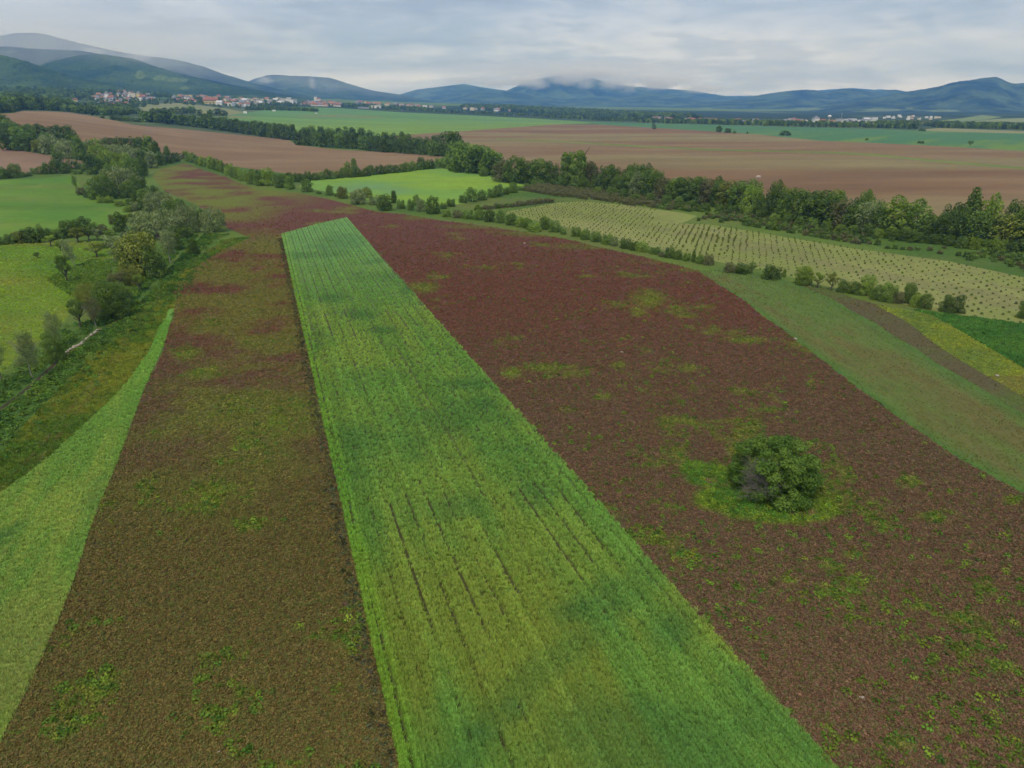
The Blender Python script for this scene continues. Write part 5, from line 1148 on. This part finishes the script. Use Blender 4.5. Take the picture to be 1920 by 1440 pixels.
def house(x, y, w, h, wall, roof, kind='gable', deep=.8, rz=None, name='house', wins=0):
    g = G(x, y); dep = g.y*CP - (g.z - H)*SP; wm, hm = w*dep/F, h*dep/F; NH[0] += 1
    e = empty(name, g, rnd.uniform(-.5, .5) + rnd.choice([0, 0, 1.2]) if rz is None else rz, (wm, wm*deep, hm))
    obj('wall', wall_mesh(kind, WALLS[wall]), e); obj('roof', roof_mesh(kind, ROOFS[roof]), e)
    if wins:
        n = max(2, int(wm/4)); fl = 2 if hm > 7 else 1
        for r_ in range(fl):
            for c in range(n):
                q = obj('window', win_mesh(), e); q.location = (-.5 + (c + .5)/n, -.503, (.18 + .36*r_) if fl > 1 else .3); q.scale = (.5/n, .01, .16)
    return e
def win_mesh():
    if 'win' not in HM: HM['win'] = box_mesh('window', -.5, .5, -.5, .5, 0, 1, GLASS)
    return HM['win']
LABEL_H = {'white': 'white', 'cream': 'cream', 'yellow': 'yellow', 'grey': 'grey', 'pink': 'pinkish'}
def village(n, poly, place, group, wr, hr, walls, roofs, flat=.1, seed=1):
    r = random.Random(seed); P = np.array(poly); pts = []; tries = 0
    while len(pts) < n and tries < 6000:
        tries += 1; x, y = r.uniform(P[:, 0].min(), P[:, 0].max()), r.uniform(P[:, 1].min(), P[:, 1].max())
        if not in_poly(poly, np.array([x]), np.array([y]))[0]: continue
        if any(abs(x - a) < wr[0]*.55 and abs(y - b) < hr[0]*.30 for a, b in pts): continue
        pts.append((x, y))
    for x, y in sorted(pts, key=lambda p: p[1]):
        wl, rf = r.choice(walls), r.choice(roofs); kd = 'flat' if r.random() < flat else 'gable'
        if kd == 'flat': rf = 'flat'
        e = house(x, y, r.uniform(*wr), r.uniform(*hr), wl, rf, kd)
        lab = f'{LABEL_H[wl]} house with {"flat pale" if kd == "flat" else rf} roof {place}'
        tag(e, lab, 'house', f'{LABEL_H[wl]} houses with {"flat pale" if kd == "flat" else rf} roofs {group}')
MIXW = ['white', 'white', 'white', 'cream', 'grey', 'pink', 'yellow']
village(66, [(150,196),(165,188),(185,180),(215,175),(250,175),(285,181),(288,188),(250,192),(235,199),(190,200),(155,199)], 'in the village at the foot of the wooded hill', 'in the hillside village', (4.5, 8), (4, 6.5), MIXW, ['red', 'orange', 'grey', 'brown', 'grey'], .12, 3)
village(44, [(318,187),(335,182),(400,183),(455,185),(450,193),(400,195),(340,193)], 'in the long village under the hill forest', 'in the long village', (5, 8.5), (4, 6), MIXW, ['red', 'red', 'grey', 'orange', 'brown'], .1, 4)
village(40, [(412,197),(430,189),(480,188),(545,189.5),(556,194),(500,197),(450,201)], 'among the pale blocks of the middle town', 'in the middle town', (6, 11), (4.5, 7.5), ['white', 'white', 'white', 'cream'], ['red', 'orange', 'flat', 'grey'], .6, 5)
village(9, [(470,181),(480,176),(512,179),(512,184),(480,184)], 'on the slope above the middle town', 'above the middle town', (6, 9), (4, 5.5), ['white', 'white', 'pink'], ['red', 'grey'], .2, 6)
village(34, [(565,197),(580,193),(640,195),(640,200),(600,200)], 'in the estate at the end of the green field', 'at the end of the green field', (6, 10), (4, 6), ['cream', 'grey', 'white', 'pink'], ['orange', 'orange', 'red', 'grey', 'brown'], .05, 7)
village(26, [(640,193),(700,194),(860,203),(960,208),(960,210),(860,207),(700,199)], 'strung along the trees beyond the green field', 'beyond the green field', (6, 10), (4, 5.5), ['white', 'cream', 'grey', 'pink'], ['red', 'grey', 'orange'], .15, 8)
village(26, [(1215,222),(1300,225),(1370,226.5),(1400,230),(1360,230),(1250,227)], 'along the edge of the plain wood', 'by the plain wood', (6, 10), (3.5, 5), ['white', 'cream', 'grey', 'pink'], ['red', 'orange', 'red', 'brown'], .1, 9)
village(34, [(1370,227),(1400,226),(1500,226),(1560,229),(1640,231),(1640,236),(1500,234),(1400,232)], 'in the town below the blue mountains', 'in the town on the plain', (6, 11), (4, 5.5), ['white', 'cream', 'grey', 'white', 'pink'], ['red', 'orange', 'red', 'grey'], .12, 10)
village(18, [(1655,220),(1690,218),(1760,219),(1762,224),(1700,227),(1660,225)], 'in the pale settlement at the mountain foot', 'at the mountain foot', (4, 7), (2.6, 4), ['white', 'white', 'cream'], ['flat', 'red', 'orange'], .6, 11)
village(14, [(1570,227),(1640,225),(1650,228),(1640,231),(1590,231)], 'in the row of sheds behind the town', 'behind the town', (10, 16), (4, 5), ['white', 'white', 'grey'], ['flat', 'grey'], .7, 12)
village(12, [(1670,230),(1740,231),(1800,236),(1760,237),(1690,235)], 'beyond the teal field among trees', 'beyond the teal field', (7, 11), (5, 6.5), ['white', 'cream', 'pink'], ['red', 'red', 'orange'], .0, 13)
def landmark(label, cat, *a, **k): e = house(*a, **k); tag(e, label, cat); return e
landmark('pale yellow apartment block with red roof in the long village', 'apartment block', 397, 195, 25, 11, 'yellow', 'red', deep=.5, rz=0, name='apartment_block', wins=1)
landmark('small white chapel-like house alone among the trees below the village', 'house', 271, 216, 7, 6.5, 'white', 'grey', rz=1.2, wins=1)
landmark('bright yellow house at the edge of the hillside village', 'house', 142, 190.5, 7, 6, 'yellow', 'brown', rz=.2, wins=1)
landmark('large cream hall in the middle of the hillside village', 'building', 250, 184, 13, 9, 'cream', 'flat', kind='flat', rz=.1, name='hall')
landmark('small white shed at the corner of the green field', 'shed', 460, 212.5, 6, 4, 'white', 'flat', kind='flat', rz=.2, name='shed')
landmark('tiny white shed alone out in the green field', 'shed', 580, 205, 3, 2.2, 'white', 'flat', kind='flat', rz=.2, name='shed')
landmark('small white-walled shed on the dark strip of the green field', 'shed', 593, 213, 4, 2.6, 'white', 'grey', rz=.2, name='shed')
landmark('white farm hall at the far edge of the green field', 'building', 706, 203, 17, 5.5, 'white', 'flat', kind='flat', rz=0, name='farm_hall')
landmark('long low grey farm shed beside the white farm hall', 'building', 682, 203.5, 20, 2.6, 'grey', 'grey', rz=0, deep=.4, name='farm_hall')
landmark('low white shed by the gardens at the green field corner', 'shed', 514, 208.5, 6, 2.6, 'white', 'flat', kind='flat', rz=.1, name='shed')
landmark('white hut with domed top at the hedge corner', 'hut', 340, 293, 6, 4, 'white', 'flat', kind='flat', rz=.3, name='hut')
landmark('small grey hut at the foot of the tall belt', 'hut', 1089, 356, 6, 5, 'grey', 'grey', kind='flat', rz=.3, name='hut')
def church(x, y, tw, th, wall, label):
    e = landmark(label, 'church', x, y, tw*2.6, th*.55, wall, 'red', rz=.1, name='church')
    sx, sy, sz = e.scale; k = .30*sx
    def P(v): return (v[0]/sx, v[1]/sy, v[2]/sz)
    hm = sz/.55
    V = [P(v) for v in [(-k-.62*sx,-k,-1),(k-.62*sx,-k,-1),(k-.62*sx,k,-1),(-k-.62*sx,k,-1),(-k-.62*sx,-k,hm*.72),(k-.62*sx,-k,hm*.72),(k-.62*sx,k,hm*.72),(-k-.62*sx,k,hm*.72)]]
    obj('tower', poly_mesh('tower', V, [(0,1,5,4),(1,2,6,5),(2,3,7,6),(3,0,4,7)], WALLS[wall]), e)
    q = k*1.15; V = [P(v) for v in [(-q-.62*sx,-q,hm*.725),(q-.62*sx,-q,hm*.725),(q-.62*sx,q,hm*.725),(-q-.62*sx,q,hm*.725),(-.62*sx,0,hm)]]
    obj('spire', poly_mesh('spire', V, [(0,3,2,1),(0,1,4),(1,2,4),(2,3,4),(3,0,4)], ROOFS['grey']), e)
church(209, 188, 4, 16, 'white', 'white church with tall tower in the hillside village')
church(268, 186, 4, 14, 'yellow', 'yellow church with tower at the hill forest edge')
church(1538, 232, 6, 14, 'white', 'church with white tower and red roof beside the water tower')
church(597, 189, 3, 9, 'white', 'small white church standing above the orange-roofed estate')
def lathe(name, prof, n, mat):
    V, Fq = [], []
    for r_, z in prof: V += [(r_*math.cos(2*math.pi*i/n), r_*math.sin(2*math.pi*i/n), z) for i in range(n)]
    for j in range(len(prof) - 1):
        for i in range(n): k = (i + 1) % n; Fq.append((j*n+i, j*n+k, j*n+n+k, j*n+n+i))
    me = poly_mesh(name, V, Fq, mat); me.polygons.foreach_set('use_smooth', [True]*len(me.polygons)); return me
def water_tower():
    g = G(1553, 234.5); dep = g.y*CP - (g.z - H)*SP; m = dep/F; e = empty('water_tower', g)
    tag(e, 'white mushroom-shaped water tower on a slender shaft in the town', 'water tower')
    h = 17.5*m; r = 3.4*m
    obj('shaft', lathe('shaft', [(1.35*m, -2), (1.05*m, h*.35), (.95*m, h*.72)], 16, WALLS['grey']), e)
    obj('tank', lathe('tank', [(.95*m, h*.70), (r*.62, h*.76), (r, h*.85), (r*.98, h*.92), (r*.55, h*.985), (.05, h)], 20, WALLS['white']), e)
    obj('mast', lathe('mast', [(.15*m, h), (.08*m, h + 4*m)], 6, WALLS['grey']), e)
water_tower()
POLE = mat_plain('pole_wood', (.22, .20, .18), .9, .2)
def pole(x, y, h, label, group=None, arm=True):
    g = G(x, y); dep = g.y*CP - (g.z - H)*SP; m = dep/F; e = empty('utility_pole', g); tag(e, label, 'pole', group)
    obj('post', lathe('post', [(.22, -1), (.13, h*m)], 8, POLE), e)
    if arm: obj('cross_arm', box_mesh('cross_arm', -1.3, 1.3, -.09, .09, h*m - 1.1, h*m - .9, POLE), e)
pole(27, 211, 11, 'grey pole at the edge of the hillside wood')
pole(123, 210.5, 6, 'short grey pole beside the rise of the ploughed field')
for x, y in ((1855, 240), (1868, 240), (1880, 241), (1893, 241), (1905, 241)): pole(x, y, 13, 'thin pole in the pole row beyond the stubble field', 'poles in a row beyond the stubble field')
e = empty('radio_mast', G(1576, 231)); tag(e, 'thin pale radio mast behind the town', 'mast'); m_ = e.location.y/F
obj('mast', lathe('mast', [(.5, -1), (.35, 15*m_)], 6, WALLS['grey']), e); obj('antenna', lathe('antenna', [(.5, 15*m_), (.5, 16.5*m_)], 6, WALLS['white']), e)
# bare dead tree in the belt, stones and stray things lying in the fields
def dead_tree():
    g = G(1122, 363); g = Vector((g.x*1.02, g.y*1.02, 0)); e = empty('dead_tree', g); tag(e, 'bare pale dead trunk rising between the trees of the tall belt', 'tree'); h = 38*g.y/F; V, Fq = [], []; r = random.Random(2)
    p = Vector((0, 0, -.3))
    for i in range(6): q = Vector((r.uniform(-.3, .3), r.uniform(-.3, .3), h*(i + 1)/6)); tube(V, Fq, p, q, .32*(1 - i*.13), .32*(1 - (i+1)*.13), 7); p = q
    obj('trunk', mesh_np('trunk', V, Fq, None, True), e, PALE_BARK); V, Fq = [], []
    for i in range(9): z = h*r.uniform(.45, .98); a = r.uniform(0, 6.3); tube(V, Fq, (0, 0, z), (math.cos(a)*1.8, math.sin(a)*1.8, z + r.uniform(.5, 2)), .09, .03, 5)
    obj('branch', mesh_np('branch', V, Fq, None, True), e, PALE_BARK)
dead_tree()
STONE = mat_plain('pale_stone', (.40, .34, .27), .9, .2, 2.)
def rock(name, seed, sx, sy, sz, mat):
    g = np.random.default_rng(seed); V, Fq = [], []; n, m = 10, 6
    for j in range(m + 1):
        for i in range(n):
            t, a = math.pi*j/m, 2*math.pi*i/n; k = 1 + g.uniform(-.14, .14)*(0 < j < m); V.append((math.sin(t)*math.cos(a)*sx*k, math.sin(t)*math.sin(a)*sy*k, math.cos(t)*sz*k))
    for j in range(m):
        for i in range(n): k = (i+1) % n; Fq.append((j*n+i, (j+1)*n+i, (j+1)*n+k, j*n+k))
    me = poly_mesh(name, V, Fq, mat); return me
for i, (x, y, s, lab) in enumerate([(1491,636,.33,'small pale stone at the border of clover and mown strip'),(1166,661,.3,'small pale stone in the middle of the clover'),(983,457,.45,'pale stone near the far hedge of the clover'),(1616,1310,.22,'small pale stone in the near clover'),(410,1412,.16,'tiny pale stone in the near brown clover'),(1870,705,.3,'pale stone in the yellow-green weeds'),(1422,333,1.6,'white heap standing in the bare field behind the belt')]):
    g = G(x, y); o = obj('pale_heap' if s > 1 else 'pale_stone', rock('pale_stone', 90 + i, s*1.3, s, s*.7, STONE)); o.location = (g.x, g.y, g.z + s*.3); tag(o, lab, 'heap' if s > 1 else 'stone')
# stones along the cut stream bank
def bank_stones():
    pts = [G(*p) for p in [(126,661),(140,650),(153,644),(168,632),(186,617)]]; P = []; r = random.Random(4); bs = rock('bank_stone', 120, .30, .24, .18, STONE)
    for i in range(len(pts) - 1):
        for k in range(11): q = pts[i].lerp(pts[i+1], (k + r.random())/11); P.append((q.x + r.uniform(-.35, .35), q.y + r.uniform(-.3, .3), .05))
    for p in P: o = obj('bank_stone', bs); o.location = p; o.rotation_euler = (r.uniform(-.3, .3), r.uniform(-.3, .3), r.uniform(0, 6)); s = r.uniform(.5, 1.3); o.scale = (s, s, s); tag(o, 'pale stone in the line edging the stream bank', 'stone', 'stones edging the stream bank')
bank_stones()
for o in bpy.data.objects:
    if len(o.get('label', '').replace(',', ' ').split()) > 16: print('LONG', o.name, o['label'])
print('houses', NH[0], round(time.time() - T0, 1))

# ------------------------------------------------------------------ air
def haze():
    z0 = float(GZ.min()) - 8; V = [(x, y, z) for z in (z0, 1160.) for x, y in ((-20300., -6300.), (20300., -6300.), (20300., 16200.), (-20300., 16200.))]
    t = NT('haze_air'); v = t.N.new('ShaderNodeVolumePrincipled'); v.inputs['Color'].default_value = (*HAZE_COL, 1); v.inputs['Density'].default_value = HAZE_D; v.inputs['Anisotropy'].default_value = .0; v.inputs['Absorption Color'].default_value = (1, 1, 1, 1)
    t.L.new(v.outputs[0], t.out.inputs['Volume'])
    me = poly_mesh('haze', V, [(0,3,2,1),(4,5,6,7),(0,1,5,4),(1,2,6,5),(2,3,7,6),(3,0,4,7)], t.m); obj('haze', me, None, None, 'stuff')
HAZE_D, HAZE_COL = 8.0e-5, (.17, .42, 1.0)
haze()
def low_cloud(x, y, Y, rx, ry, rz, dens, seed, fine=3., label='low cloud lying on the mountains', cut=.42):
    u, s = us(x, y); t = NT('cloud_vapour'); tc = t.N.new('ShaderNodeTexCoord').outputs['Object']
    ln = t.N.new('ShaderNodeVectorMath'); ln.operation = 'LENGTH'; t.L.new(tc, ln.inputs[0])
    fall = t.maprange(ln.outputs['Value'], .25, 1., 1., 0.)
    n = t.noise(fine, 5, .6, t.mapping(tc, loc=(seed*3.1, seed*1.7, seed), sc=(rx/ry if rx > ry else 1, 1, 1)), .4)
    d = t.math('MULTIPLY', t.math('MULTIPLY', fall, t.maprange(t.math('ADD', n, t.math('MULTIPLY', fall, .12)), cut, cut + .22, 0., 1.)), dens)
    v = t.N.new('ShaderNodeVolumePrincipled'); v.inputs['Color'].default_value = (1, 1, 1, 1); v.inputs['Absorption Color'].default_value = (1, 1, 1, 1); t.L.new(d, v.inputs['Density']); t.L.new(v.outputs[0], t.out.inputs['Volume'])
    try: t.m.cycles.volume_step_rate = 1.
    except Exception: pass
    me = lathe('low_cloud', [(math.sin(math.pi*i/10) + 1e-4, -math.cos(math.pi*i/10)) for i in range(11)], 20, t.m); o = obj('low_cloud', me, None, None, 'stuff')
    o.location = (u*Y, Y, H + s*Y); o.scale = (rx, ry, rz); o['label'] = label
low_cloud(150, 86, 6750, 2800, 520, 460, 1.0e-3, 1, 2.2, 'thin mist in front of the highest hill', .30)
low_cloud(30, 112, 5000, 1500, 350, 260, 7e-4, 3, 2.4, 'thin mist on the slope above the near hill', .32)
low_cloud(640, 150, 8700, 1700, 500, 330, 4e-4, 2, 2.0, 'thin mist before the middle mountain', .25)
for i, (x, y, rx, rz, d) in enumerate([(985,152,420,110,5e-3),(1065,150,330,120,6e-3),(1098,157,200,120,3e-3),(1150,157,300,110,6e-3),(1178,162,220,140,3e-3),(1235,160,380,100,5e-3),(1100,138,900,120,4e-3),(930,155,400,80,4e-3),(870,150,420,80,3e-3),(1320,166,520,100,4e-3),(1250,150,900,130,3.5e-3),(1010,160,260,90,2.5e-3)]):
    low_cloud(x, y, 11500, rx, 300, rz, d*1.4, 5 + i, 3.6)
low_cloud(1080, 132, 11600, 3400, 420, 215, 2.2e-3, 50, 3.6, 'cloud bank resting on the central peaks', .30)
for i, (x, y, Y, rx, rz) in enumerate([(497,150,8400,130,60),(585,157,8700,60,110),(175,97,5900,110,45),(262,106,5900,150,60)]): low_cloud(x, y, Y, rx, 120, rz, 5e-3, 30 + i, 2.6, 'small wisp of cloud on the hillside')
print('total', round(time.time() - T0, 1))
